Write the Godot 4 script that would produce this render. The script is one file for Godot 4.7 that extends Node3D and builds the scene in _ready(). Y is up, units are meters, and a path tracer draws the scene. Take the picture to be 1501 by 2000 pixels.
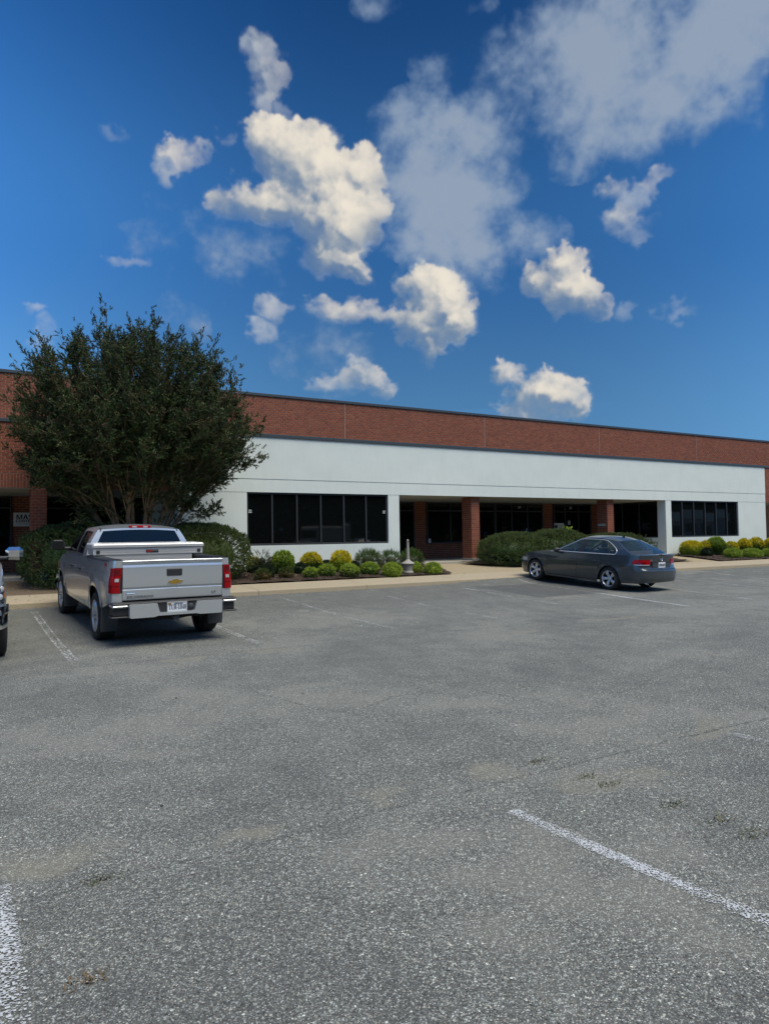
extends Node3D
# A one-storey office building seen across its parking lot. World axes: x runs along the facade, z from the facade towards the lot, y up; metres.

# Clouds as [azimuth, elevation, half width, half height (degrees), thickness].
const CUMULUS = [ [23.2,28.8,3.3,1.9,1.00], [21.9,29.7,1.8,1.2,1.00], [25.2,27.6,3.7,2.6,1.00], [28.7,27.5,2.4,2.0,1.00], [27.2,24.6,4.2,2.7,1.00], [22.3,25.4,4.7,1.8,0.90], [19.3,25.0,2.4,1.1,0.80], [29.1,25.3,2.0,2.7,1.00], [26.8,22.1,3.1,1.8,0.80], [28.2,20.9,2.1,1.2,0.80], [21.0,34.7,1.5,1.5,0.55], [21.4,33.1,1.5,1.3,0.60], [21.6,31.9,1.3,1.1,0.55], [14.8,28.0,1.6,0.9,0.75], [14.0,27.0,1.2,1.1,0.60], [16.3,28.3,1.3,0.5,0.60], [18.4,29.3,0.8,0.5,0.55], [9.8,28.7,1.0,0.5,0.38], [11.1,20.4,1.6,0.5,0.60], [4.3,16.6,1.0,0.5,0.65], [5.3,15.6,0.8,0.6,0.50], [4.8,14.5,0.7,0.7,0.42], [21.9,18.0,1.5,0.9,0.60], [21.2,16.2,1.1,1.1,0.55], [34.8,19.1,2.9,2.1,1.00], [35.9,17.0,2.3,2.3,1.00], [33.7,17.0,2.5,1.9,1.00], [28.8,17.8,3.5,1.0,0.70], [26.3,18.0,1.6,0.8,0.60], [34.5,14.8,1.9,1.1,0.80], [33.0,19.4,1.7,1.2,1.00], [44.8,19.9,1.9,1.6,0.95], [45.8,18.3,2.1,1.6,1.00], [47.0,17.1,1.6,1.0,0.90], [43.4,19.4,1.4,1.4,0.70], [49.5,16.6,0.9,0.6,0.45], [53.3,16.1,0.8,0.6,0.42], [51.8,16.1,0.6,0.4,0.35], [43.7,11.0,2.8,1.7,1.00], [45.3,10.0,1.8,1.3,1.00], [42.1,10.9,2.0,1.3,0.90], [40.3,12.8,1.2,0.9,0.85], [42.9,9.7,3.3,0.9,0.80], [28.9,12.8,2.4,1.1,0.70], [26.6,12.3,2.1,0.9,0.60], [30.7,11.8,1.2,1.0,0.65], [28.4,13.7,0.9,0.9,0.60], [48.8,25.2,1.3,0.8,0.60], [51.7,25.1,1.4,0.8,0.60], [49.4,23.1,1.5,1.0,0.60], [50.0,21.9,1.1,0.7,0.55], [50.5,24.2,1.3,1.0,0.50], [23.2,31.2,0.8,0.6,0.40] ]
const WISPS = [ [35.6,29.1,4.5,2.5,0.80], [37.7,30.4,2.5,1.5,0.80], [33.2,31.1,2.5,0.8,0.60], [36.6,26.4,3.9,2.0,0.85], [35.5,24.1,3.7,2.1,0.80], [38.5,21.9,3.2,1.7,0.80], [41.2,22.4,2.8,1.3,0.75], [37.1,19.8,3.4,1.7,0.70], [32.3,27.3,2.5,2.0,0.70], [49.3,33.7,7.5,3.1,0.80], [54.8,33.2,5.5,3.2,0.85], [45.5,34.8,4.4,2.2,0.60], [51.1,30.6,5.3,2.1,0.85], [48.6,29.2,2.8,1.8,0.75], [50.0,28.6,2.1,1.7,0.90], [56.4,29.0,2.8,1.7,0.60], [44.8,31.1,2.4,1.5,0.55], [58.2,33.2,3.3,2.1,0.85], [46.1,28.2,1.9,1.6,0.35], [31.2,37.3,1.8,0.6,0.50], [35.3,33.8,1.5,0.8,0.35], [38.7,37.0,1.6,0.5,0.50], [19.8,21.3,3.8,1.8,0.30], [23.0,19.4,3.7,1.5,0.25], [26.2,14.2,2.9,1.9,0.30], [14.7,16.1,1.5,1.8,0.20], [12.8,21.3,2.3,1.4,0.25], [15.1,25.0,1.9,2.0,0.30] ]

var rng := RandomNumberGenerator.new()
var taken := {}
var M := {}

# ------------------------------------------------------------------ helpers
func numbered(n: String) -> String:
	if not taken.has(n):
		taken[n] = 0
		return n
	taken[n] += 1
	return "%s_%03d" % [n, taken[n]]

func tag(o: Node, label: String, category := "", group := "", kind := "") -> void:
	if label: o.set_meta("label", label)
	if category: o.set_meta("category", category)
	if group: o.set_meta("group", group)
	if kind: o.set_meta("kind", kind)

func thing(called: String, label: String, category: String, at := Vector3.ZERO, turn := 0.0, group := "") -> Node3D:
	var o := Node3D.new()
	o.name = numbered(called)
	add_child(o)
	o.position = at
	o.rotation.y = turn
	tag(o, label, category, group)
	return o

func obj(called: String, mesh: Mesh, m: Material, parent: Node = null) -> MeshInstance3D:
	var o := MeshInstance3D.new()
	o.mesh = mesh
	if m: o.material_override = m
	if parent == null:
		o.name = numbered(called)
		add_child(o)
	else:
		o.name = called
		parent.add_child(o, true)
	return o

func struct(called: String, mesh: Mesh, m: Material) -> MeshInstance3D:
	var o := obj(called, mesh, m)
	o.set_meta("kind", "structure")
	return o

func lin(r: float, g: float, b: float) -> Color:
	return Color(r, g, b).linear_to_srgb()

func mat(called: String, c: Color, rough := 0.8, metal := 0.0) -> StandardMaterial3D:
	var m := StandardMaterial3D.new()
	m.resource_name = called
	m.albedo_color = c.linear_to_srgb()
	m.roughness = rough
	m.metallic = metal
	M[called] = m
	return m

func noise_tex(seed_: int, freq: float, ramp: Array, size := 512, octaves := 4, normal := false, bump := 4.0) -> NoiseTexture2D:
	var f := FastNoiseLite.new()
	f.seed = seed_
	f.noise_type = FastNoiseLite.TYPE_SIMPLEX_SMOOTH
	f.frequency = freq
	f.fractal_octaves = octaves
	var t := NoiseTexture2D.new()
	t.width = size
	t.height = size
	t.seamless = true
	t.noise = f
	if normal:
		t.as_normal_map = true
		t.bump_strength = bump
	elif ramp:
		var g := Gradient.new()
		g.offsets = PackedFloat32Array(ramp.map(func(p): return p[0]))
		g.colors = PackedColorArray(ramp.map(func(p): return (p[1] as Color).linear_to_srgb()))
		t.color_ramp = g
	return t

func tri_map(m: StandardMaterial3D, metres: float, albedo: Texture2D = null, normal: Texture2D = null, strength := 1.0, world := true) -> void:
	m.uv1_triplanar = true
	m.uv1_world_triplanar = world
	m.uv1_scale = Vector3.ONE / metres
	if albedo: m.albedo_texture = albedo
	if normal:
		m.normal_enabled = true
		m.normal_texture = normal
		m.normal_scale = strength

# Collects triangles for one mesh. Quads are given so that a, b, c, d run clockwise seen from the front.
class MB:
	var v := PackedVector3Array()
	var n := PackedVector3Array()
	var uv := PackedVector2Array()
	var uv2 := PackedVector2Array()
	var c := PackedColorArray()
	var ix := PackedInt32Array()
	var tint := Color.WHITE
	var tinted := false

	func vert(p: Vector3, nn: Vector3, t := Vector2.ZERO) -> int:
		v.append(p); n.append(nn); uv.append(t); c.append(tint)
		return v.size() - 1

	func quad(a: Vector3, b: Vector3, cc: Vector3, d: Vector3) -> void:
		var nn := (cc - a).cross(b - a)
		if nn.length_squared() < 1e-14: nn = (d - a).cross(cc - a)
		nn = nn.normalized()
		var i := vert(a, nn, Vector2(0, 1))
		vert(b, nn, Vector2(0, 0)); vert(cc, nn, Vector2(1, 0)); vert(d, nn, Vector2(1, 1))
		ix.append_array(PackedInt32Array([i, i + 1, i + 2, i, i + 2, i + 3]))

	func tri(a: Vector3, b: Vector3, cc: Vector3) -> void:
		var nn := (cc - a).cross(b - a).normalized()
		var i := vert(a, nn)
		vert(b, nn); vert(cc, nn)
		ix.append_array(PackedInt32Array([i, i + 1, i + 2]))

	# an axis-aligned box, its edges chamfered by e; sides: bits skip -x +x -y +y -z +z
	func box(lo: Vector3, hi: Vector3, e := 0.0, x := Transform3D.IDENTITY) -> void:
		if e <= 0.0:
			var p := []
			for k in 8:
				p.append(x * Vector3(hi.x if k & 1 else lo.x, hi.y if k & 2 else lo.y, hi.z if k & 4 else lo.z))
			quad(p[4], p[6], p[7], p[5]); quad(p[1], p[3], p[2], p[0]); quad(p[0], p[2], p[6], p[4])
			quad(p[5], p[7], p[3], p[1]); quad(p[6], p[2], p[3], p[7]); quad(p[0], p[4], p[5], p[1])
			return
		var ctr := (lo + hi) / 2.0
		var h := (hi - lo) / 2.0
		e = minf(e, minf(h.x, minf(h.y, h.z)) * 0.95)
		var ax := [Vector3(1, 0, 0), Vector3(0, 1, 0), Vector3(0, 0, 1)]
		for k in 3:
			var a: Vector3 = ax[k]
			var b: Vector3 = ax[(k + 1) % 3]
			var d: Vector3 = ax[(k + 2) % 3]
			for s in [-1.0, 1.0]:
				var f: Vector3 = ctr + a * s * h[k]
				var hb: Vector3 = b * (h[(k + 1) % 3] - e)
				var hd: Vector3 = d * (h[(k + 2) % 3] - e)
				if s > 0: quad(x * (f - hb - hd), x * (f - hb + hd), x * (f + hb + hd), x * (f + hb - hd))
				else: quad(x * (f - hb - hd), x * (f + hb - hd), x * (f + hb + hd), x * (f - hb + hd))
				for t in [-1.0, 1.0]:   # the chamfer between faces a*s and b*t
					var f1: Vector3 = ctr + a * s * h[k] + b * t * (h[(k + 1) % 3] - e)
					var f2: Vector3 = ctr + a * s * (h[k] - e) + b * t * h[(k + 1) % 3]
					if s * t > 0: quad(x * (f1 - hd), x * (f1 + hd), x * (f2 + hd), x * (f2 - hd))
					else: quad(x * (f1 + hd), x * (f1 - hd), x * (f2 - hd), x * (f2 + hd))
		for k in 8:
			var s := Vector3(1 if k & 1 else -1, 1 if k & 2 else -1, 1 if k & 4 else -1)
			var q := ctr + s * (h - Vector3.ONE * e)
			var a := x * (q + Vector3(s.x * e, 0, 0))
			var b := x * (q + Vector3(0, s.y * e, 0))
			var d := x * (q + Vector3(0, 0, s.z * e))
			if s.x * s.y * s.z > 0: tri(a, d, b)
			else: tri(a, b, d)

	# rows of points, smooth normals; front side where (next row) x (next column) points away, flip to turn it
	func grid(rows: Array, flip := false, uvs := Vector2.ONE) -> void:
		var nr := rows.size()
		var nc: int = rows[0].size()
		var base := v.size()
		for i in nr:
			for j in nc:
				var p: Vector3 = rows[i][j]
				var du: Vector3 = rows[i][mini(j + 1, nc - 1)] - rows[i][maxi(j - 1, 0)]
				var dv: Vector3 = rows[mini(i + 1, nr - 1)][j] - rows[maxi(i - 1, 0)][j]
				var nn := du.cross(dv)
				if nn.length_squared() < 1e-16:
					var i2 := clampi(i, 1, nr - 2) if nr > 2 else i
					nn = (rows[i2][mini(j + 1, nc - 1)] - rows[i2][maxi(j - 1, 0)]).cross(dv)
				nn = nn.normalized()
				if flip: nn = -nn
				vert(p, nn, Vector2(float(j) / (nc - 1) * uvs.x, float(i) / (nr - 1) * uvs.y))
		for i in nr - 1:
			for j in nc - 1:
				var a := base + i * nc + j
				var b := a + 1
				var d := a + nc
				var e := d + 1
				if flip: ix.append_array(PackedInt32Array([a, b, e, a, e, d]))
				else: ix.append_array(PackedInt32Array([a, e, b, a, d, e]))

	func tube(path: Array, radii: Array, sides := 8, caps := true) -> void:
		var rows := []
		var up := Vector3.UP
		var dirs := []
		for i in path.size():
			dirs.append(((path[mini(i + 1, path.size() - 1)] as Vector3) - (path[maxi(i - 1, 0)] as Vector3)).normalized())
		if absf((dirs[0] as Vector3).dot(up)) > 0.9: up = Vector3.RIGHT
		var s: Vector3 = (dirs[0] as Vector3).cross(up).normalized()
		for i in path.size():
			s = (s - (dirs[i] as Vector3) * s.dot(dirs[i])).normalized()
			var t: Vector3 = (dirs[i] as Vector3).cross(s)
			var row := []
			for k in sides + 1:
				var a := TAU * k / sides
				row.append((path[i] as Vector3) + (s * cos(a) + t * sin(a)) * float(radii[mini(i, radii.size() - 1)]))
			rows.append(row)
		grid(rows)
		if caps:
			for e in [0, rows.size() - 1]:
				for k in range(1, sides - 1):
					if e == 0: tri(rows[0][0], rows[0][k], rows[0][k + 1])
					else: tri(rows[e][0], rows[e][k + 1], rows[e][k])

	# profile of Vector2(radius, height along the axis) turned round an axis: x gives the frame, its y is the axis
	func lathe(profile: Array, sides := 24, x := Transform3D.IDENTITY) -> void:
		var rows := []
		for p in profile:
			var row := []
			for k in sides + 1:
				var a := TAU * k / sides
				row.append(x * Vector3(cos(a) * p.x, p.y, sin(a) * p.x))
			rows.append(row)
		grid(rows, true)

	func done() -> ArrayMesh:
		var arr := []
		arr.resize(Mesh.ARRAY_MAX)
		arr[Mesh.ARRAY_VERTEX] = v
		arr[Mesh.ARRAY_NORMAL] = n
		arr[Mesh.ARRAY_TEX_UV] = uv
		if uv2.size() == v.size(): arr[Mesh.ARRAY_TEX_UV2] = uv2
		if tinted: arr[Mesh.ARRAY_COLOR] = c
		arr[Mesh.ARRAY_INDEX] = ix
		var m := ArrayMesh.new()
		m.add_surface_from_arrays(Mesh.PRIMITIVE_TRIANGLES, arr)
		return m

func box_mesh(lo: Vector3, hi: Vector3, e := 0.0) -> ArrayMesh:
	var b := MB.new()
	b.box(lo, hi, e)
	return b.done()

# smooth curve through points [t, value]
func sp(pts: Array, t: float) -> float:
	var k := pts.size()
	if t <= pts[0][0]: return pts[0][1]
	if t >= pts[k - 1][0]: return pts[k - 1][1]
	var i := 0
	while t > pts[i + 1][0]: i += 1
	var h: float = pts[i + 1][0] - pts[i][0]
	var u: float = (t - pts[i][0]) / h
	var s: float = (pts[i + 1][1] - pts[i][1]) / h
	var s0: float = s if i == 0 else (pts[i][1] - pts[i - 1][1]) / maxf(pts[i][0] - pts[i - 1][0], 1e-6)
	var s2: float = s if i == k - 2 else (pts[i + 2][1] - pts[i + 1][1]) / maxf(pts[i + 2][0] - pts[i + 1][0], 1e-6)
	var m0 := 0.0 if s0 * s <= 0.0 else 2.0 * s0 * s / (s0 + s)
	var m1 := 0.0 if s2 * s <= 0.0 else 2.0 * s2 * s / (s2 + s)
	if i == 0: m0 = s
	if i == k - 2: m1 = s
	var u2 := u * u
	var u3 := u2 * u
	return (2 * u3 - 3 * u2 + 1) * float(pts[i][1]) + (u3 - 2 * u2 + u) * h * m0 + (-2 * u3 + 3 * u2) * float(pts[i + 1][1]) + (u3 - u2) * h * m1

func piece(pts: Array, t: float) -> float:
	if t <= pts[0][0]: return pts[0][1]
	for i in pts.size() - 1:
		if t <= pts[i + 1][0]:
			return lerpf(pts[i][1], pts[i + 1][1], (t - pts[i][0]) / (pts[i + 1][0] - pts[i][0]))
	return pts[-1][1]

func lettering(words: String, height: float, depth := 0.004, font := "Droid Sans", bold := true, stretch := 1.0) -> ArrayMesh:
	var f := SystemFont.new()
	f.font_names = PackedStringArray([font])
	f.font_weight = 700 if bold else 400
	var t := TextMesh.new()
	t.text = words
	t.font = f
	t.font_size = 64
	t.pixel_size = height / 46.0
	t.depth = depth
	t.curve_step = 2.0
	var arr := t.get_mesh_arrays()
	var vv: PackedVector3Array = arr[Mesh.ARRAY_VERTEX]
	for i in vv.size():
		vv[i].x *= stretch
	arr[Mesh.ARRAY_VERTEX] = vv
	arr[Mesh.ARRAY_TANGENT] = null
	var m := ArrayMesh.new()
	m.add_surface_from_arrays(Mesh.PRIMITIVE_TRIANGLES, arr)
	return m

# ------------------------------------------------------------------ sky
func sky_base(az: float, el: float) -> Vector3:
	var t := clampf(el / 90.0, 0.0, 1.0)
	var low := Vector3(0.135, 0.36, 0.66)
	var mid := Vector3(0.046, 0.195, 0.52)
	var high := Vector3(0.014, 0.088, 0.30)
	var c: Vector3
	if el < 22.0: c = low.lerp(mid, smoothstep(3.0, 22.0, el))
	else: c = mid.lerp(high, smoothstep(22.0, 40.0, el))
	var away := absf(wrapf(az - 36.0, -180.0, 180.0))
	return c * (0.71 + 0.84 * smoothstep(5.0, 58.0, away) - 0.2 * t)

func paint_clouds(az0: float, az1: float, el0: float, el1: float, w: int, h: int, clumps: Array, wisps: Array) -> Image:
	var sx := w / (az1 - az0)
	var sy := h / (el1 - el0)
	# clumps are heaps of round billows: their height towards the viewer, in degrees; wisps are flat veils
	var heap := PackedFloat32Array()
	heap.resize(w * h)
	var body := PackedFloat32Array()
	body.resize(w * h)
	var haze := PackedFloat32Array()
	haze.resize(w * h)
	var r := RandomNumberGenerator.new()
	var puffs := []
	for b in clumps:
		r.seed = int(absf(b[0]) * 1000.0 + b[1] * 77.0)
		var flat := cos(deg_to_rad(b[1]))
		var small := minf(b[2] * flat, b[3])
		puffs.append([b[0], b[1], b[2] * 1.05, b[3] * 1.05, small * 0.8, b[4]])
		for k in 13:
			var a := r.randf() * TAU
			var q := sqrt(r.randf()) * 0.92
			var s := small * r.randf_range(0.24, 0.55) * (1.15 - 0.4 * q)
			puffs.append([b[0] + cos(a) * q * b[2], b[1] + sin(a) * q * b[3], s / flat, s, s * 0.9 + small * 0.62 * (1.0 - q * q), b[4]])
	for b in puffs:
		for turn in [-360.0, 0.0, 360.0]:
			var cx: float = (float(b[0]) + turn - az0) * sx
			var cy: float = (el1 - float(b[1])) * sy
			var rx: float = maxf(float(b[2]) * sx, 0.5)
			var ry: float = maxf(float(b[3]) * sy, 0.5)
			if cx + rx < 0 or cx - rx > w or cy + ry < 0 or cy - ry > h: continue
			for y in range(maxi(0, int(cy - ry)), mini(h, int(cy + ry) + 1)):
				var dy := (y - cy) / ry
				for x in range(maxi(0, int(cx - rx)), mini(w, int(cx + rx) + 1)):
					var dx := (x - cx) / rx
					var d := 1.0 - dx * dx - dy * dy
					if d > 0.0:
						var i := y * w + x
						var t := float(b[4]) * sqrt(d)
						if t > heap[i]: heap[i] = t
						body[i] = maxf(body[i], float(b[5]) * minf(1.0, d * 2.5))
	for b in wisps:
		for turn in [-360.0, 0.0, 360.0]:
			var cx: float = (float(b[0]) + turn - az0) * sx
			var cy: float = (el1 - float(b[1])) * sy
			var rx: float = float(b[2]) * sx * 1.7
			var ry: float = float(b[3]) * sy * 1.7
			if cx + rx < 0 or cx - rx > w or cy + ry < 0 or cy - ry > h: continue
			for y in range(maxi(0, int(cy - ry)), mini(h, int(cy + ry) + 1)):
				var dy := (y - cy) / ry
				for x in range(maxi(0, int(cx - rx)), mini(w, int(cx + rx) + 1)):
					var dx := (x - cx) / rx
					var d := 1.0 - dx * dx - dy * dy
					if d > 0.0:
						var i := y * w + x
						haze[i] = maxf(haze[i], d * float(b[4])) + 0.2 * minf(haze[i], d * float(b[4]))
	for pass_ in 3:   # soften the heaps
		var st := maxi(1, int(0.12 * sx))
		var copy := heap.duplicate()
		for y in range(st, h - st):
			for x in range(st, w - st):
				var i := y * w + x
				if copy[i] > 0.0 or copy[i - st] > 0.0 or copy[i + st] > 0.0:
					heap[i] = (copy[i] * 2.0 + copy[i - st] + copy[i + st] + copy[i - st * w] + copy[i + st * w]) / 6.0
	var n1 := FastNoiseLite.new()
	n1.seed = 11; n1.frequency = 14.0; n1.fractal_octaves = 4; n1.fractal_gain = 0.55
	var n2 := FastNoiseLite.new()
	n2.seed = 23; n2.frequency = 7.0; n2.fractal_octaves = 6; n2.fractal_gain = 0.60
	var n3 := FastNoiseLite.new()
	n3.seed = 37; n3.frequency = 34.0; n3.fractal_octaves = 4; n3.fractal_gain = 0.6
	var im := Image.create_empty(w, h, false, Image.FORMAT_RGBF)
	var st := maxi(1, int(0.28 * sx))
	var lt := maxi(2, int(1.3 * sx))
	var toward := Vector3(0.42, 0.52, 0.74).normalized()
	for y in h:
		var el := el1 - (y + 0.5) / sy
		var cy := cos(deg_to_rad(el))
		var sn := sin(deg_to_rad(el))
		for x in w:
			var i := y * w + x
			var az := az0 + (x + 0.5) / sx
			var c := sky_base(az, el)
			var d := Vector3(sin(deg_to_rad(az)) * cy, sn * 1.1, cos(deg_to_rad(az)) * cy)
			if haze[i] > 0.02:
				var v := clampf(haze[i] * 1.0 - 0.07 + n2.get_noise_3dv(d) * 0.95 + n3.get_noise_3dv(d) * 0.22, 0.0, 1.0)
				c = c.lerp(Vector3(0.17, 0.29, 0.48).lerp(Vector3(0.33, 0.40, 0.50), v), smoothstep(0.0, 0.9, v) * 0.85)
			var e := n1.get_noise_3dv(d)
			var g := n3.get_noise_3dv(d)
			var xx := clampi(x + int((e * 1.2 + g * 0.7) * sx), st, w - 1 - st)   # ragged by the wind
			var yy := clampi(y + int((n1.get_noise_3dv(d * 1.07 + Vector3(3, 1, 2)) * 1.2 + g * 0.6) * sy), st, h - 1 - st)
			var j := yy * w + xx
			if heap[j] > 0.0:
				var o := smoothstep(0.25, 0.95, body[j])
				var t := heap[j] * (1.0 + 0.7 * e) + 0.5 * g * minf(1.0, heap[j] * 2.0)
				var k := (1.0 - exp(-pow(maxf(t, 0.0), 1.35) * lerpf(0.7, 1.6, o))) * lerpf(0.8, 1.0, o)
				var slope := Vector3(heap[j - st] - heap[j + st], heap[j + st * w] - heap[j - st * w], 0.0) / (2.0 * 0.28)
				slope.z = 1.0
				var broad := Vector3(heap[yy * w + maxi(xx - lt, 0)] - heap[yy * w + mini(xx + lt, w - 1)], heap[mini(yy + lt, h - 1) * w + xx] - heap[maxi(yy - lt, 0) * w + xx], 0.0) / (2.0 * 1.3)
				broad.z = 0.55
				var lit := 0.42 * slope.normalized().dot(toward) + 0.62 * broad.normalized().dot(toward) + 0.22 * g + 0.15 * e
				var col := Vector3(0.23, 0.30, 0.39).lerp(Vector3(0.84, 0.77, 0.655), smoothstep(0.28, 1.08, lit))
				k *= lerpf(0.5, 1.0, smoothstep(0.05, 0.6, lit))
				c = c.lerp(Vector3(0.47, 0.53, 0.60).lerp(col, smoothstep(0.2, 0.8, o)), clampf(k, 0.0, 1.0))
			im.set_pixel(x, y, Color(c.x, c.y, c.z))
	return im

func make_sky(exposure: float) -> ImageTexture:
	var r := RandomNumberGenerator.new()
	r.seed = 5
	var clumps := CUMULUS.duplicate()
	var wisps := WISPS.duplicate()
	for k in 74:   # the same sky goes on all round
		var az := r.randf_range(70.0, 350.0)
		var el := rad_to_deg(asin(r.randf_range(0.14, 0.97)))
		var wide := 1.0 / maxf(cos(deg_to_rad(el)), 0.25)
		if k % 3 == 2:
			for q in 5: wisps.append([az + r.randf_range(-6, 6) * wide, el + r.randf_range(-3, 3), r.randf_range(2.5, 5.5) * wide, r.randf_range(1.5, 2.8), r.randf_range(0.5, 0.85)])
		else:
			for q in 6: clumps.append([az + r.randf_range(-4, 4) * wide, el + r.randf_range(-2, 2), r.randf_range(1.2, 3.4) * wide, r.randf_range(0.9, 2.2), r.randf_range(0.55, 1.0)])
	var big := paint_clouds(0.0, 360.0, 0.0, 90.0, 1024, 256, clumps, wisps)
	big.resize(4096, 1024, Image.INTERPOLATE_CUBIC)
	# the part in view, finer: azimuth -18 to 90, elevation 0 to 54
	var fine_w := 1229
	var fine := paint_clouds(-fine_w * 0.25 * 360.0 / 4096.0, fine_w * 0.75 * 360.0 / 4096.0, 0.0, 54.0, fine_w, 614, CUMULUS, WISPS)
	var left := int(fine_w * 0.25)
	var all := Image.create_empty(4096, 2048, false, Image.FORMAT_RGBF)
	all.fill(Color(0.12, 0.13, 0.13))
	all.blit_rect(big, Rect2i(0, 0, 4096, 1024), Vector2i.ZERO)
	all.blit_rect(fine, Rect2i(left, 0, fine_w - left, 614), Vector2i(0, 1024 - 614))
	all.blit_rect(fine, Rect2i(0, 0, left, 614), Vector2i(4096 - left, 1024 - 614))
	return ImageTexture.create_from_image(all)

func ground_y(x: float, z: float) -> float:
	var b := sp([[-400, 0.17], [4.0, 0.17], [4.9, 0.17], [6.2, 0.12], [9.7, -0.02], [13.0, -0.06], [18.8, -0.06], [22.5, 0.05], [30.0, 0.25], [60.0, 0.6], [400.0, 0.9]], z)
	return b + 0.10 * exp(-pow((x + 1.2) / 3.2, 4.0)) * smoothstep(5.9, 4.9, z)

func bed_y(z: float) -> float:
	return piece([[-1.0, 0.60], [0.2, 0.60], [3.5, 0.385], [4.9, 0.30]], z)

# ------------------------------------------------------------------ the scene
func _ready() -> void:
	rng.seed = 7
	var t0 := Time.get_ticks_msec()
	var cam := Camera3D.new()
	cam.name = "camera"
	cam.position = Vector3(-17.35, 1.6, 22.5)
	cam.basis = Basis.from_euler(Vector3(deg_to_rad(2.046), deg_to_rad(-30.6), -0.0155))
	cam.fov = 71.08
	cam.near = 0.05
	cam.far = 2000.0
	add_child(cam)
	cam.current = true

	var env := Environment.new()
	env.background_mode = Environment.BG_SKY
	var sky := Sky.new()
	var sm := PanoramaSkyMaterial.new()
	sm.panorama = make_sky(1.0)
	sky.sky_material = sm
	env.sky = sky
	env.background_energy_multiplier = 1.0 / 2.4
	env.tonemap_mode = Environment.TONE_MAPPER_LINEAR
	env.tonemap_exposure = 2.4
	env.sdfgi_enabled = true
	env.ssao_enabled = true
	env.ssil_enabled = true
	var we := WorldEnvironment.new()
	we.name = "environment"
	we.environment = env
	add_child(we)

	var sun := DirectionalLight3D.new()
	sun.name = "sun"
	sun.light_energy = 0.5
	sun.light_angular_distance = 42.0
	sun.light_color = Color(1.0, 0.975, 0.915)
	sun.shadow_enabled = true
	add_child(sun)
	sun.look_at_from_position(Vector3.ZERO, -Vector3(0.30, 1.75, 0.86))

	make_materials()
	print("materials ", Time.get_ticks_msec() - t0)
	build_ground()
	print("ground ", Time.get_ticks_msec() - t0)
	build_office()
	print("office ", Time.get_ticks_msec() - t0)
	build_opposite_side()
	build_plants()
	print("plants ", Time.get_ticks_msec() - t0)
	build_vehicles()
	build_small_things()
	print("done ", Time.get_ticks_msec() - t0)

# ------------------------------------------------------------------ materials
func asphalt_images() -> Array:
	var n := 1024
	var col := PackedByteArray()
	col.resize(n * n * 3)
	var hgt := PackedByteArray()
	hgt.resize(n * n)
	var f := FastNoiseLite.new()
	f.seed = 3
	f.frequency = 0.12
	f.fractal_octaves = 3
	var ni := f.get_seamless_image(n, n).get_data()
	f.seed = 4
	f.frequency = 0.035
	f.fractal_octaves = 4
	var nc := f.get_seamless_image(n, n).get_data()
	for i in n * n:
		var k := 40 + (ni[i] >> 2) + (nc[i] >> 3)
		col[i * 3] = k; col[i * 3 + 1] = k; col[i * 3 + 2] = k
		hgt[i] = 60 + (ni[i] >> 3)
	var r := RandomNumberGenerator.new()
	r.seed = 99
	for s in 36000:   # the chippings in the tar
		var cx := r.randi_range(0, n - 1)
		var cy := r.randi_range(0, n - 1)
		var ra := r.randf_range(1.1, 2.8)
		if r.randf() < 0.07: ra = r.randf_range(2.6, 4.4)
		var rb := ra * r.randf_range(0.55, 1.0)
		var an := r.randf() * PI
		var ca := cos(an)
		var sa := sin(an)
		var g := r.randf()
		var v := 104.0 + 84.0 * g
		if g > 0.90: v = r.randf_range(168.0, 218.0)
		if g < 0.16: v = r.randf_range(44.0, 78.0)
		v *= 0.80 + nc[cy * n + cx] / 255.0 * 0.4
		var warm := r.randf_range(-5.0, 6.0)
		var q := int(ceil(ra))
		for dy in range(-q, q + 1):
			for dx in range(-q, q + 1):
				var u := (dx * ca + dy * sa) / ra
				var w := (-dx * sa + dy * ca) / rb
				var d := u * u + w * w
				if d < 1.0:
					var i := posmod(cy + dy, n) * n + posmod(cx + dx, n)
					var j := v - 16.0 * d
					col[i * 3] = clampi(int(j + warm), 0, 255)
					col[i * 3 + 1] = clampi(int(j + 1.5), 0, 255)
					col[i * 3 + 2] = clampi(int(j - warm + 1.0), 0, 255)
					hgt[i] = clampi(int(95 + 110 * sqrt(1.0 - d)), 0, 255)
	return [Image.create_from_data(n, n, false, Image.FORMAT_RGB8, col), Image.create_from_data(n, n, false, Image.FORMAT_L8, hgt)]

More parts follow.
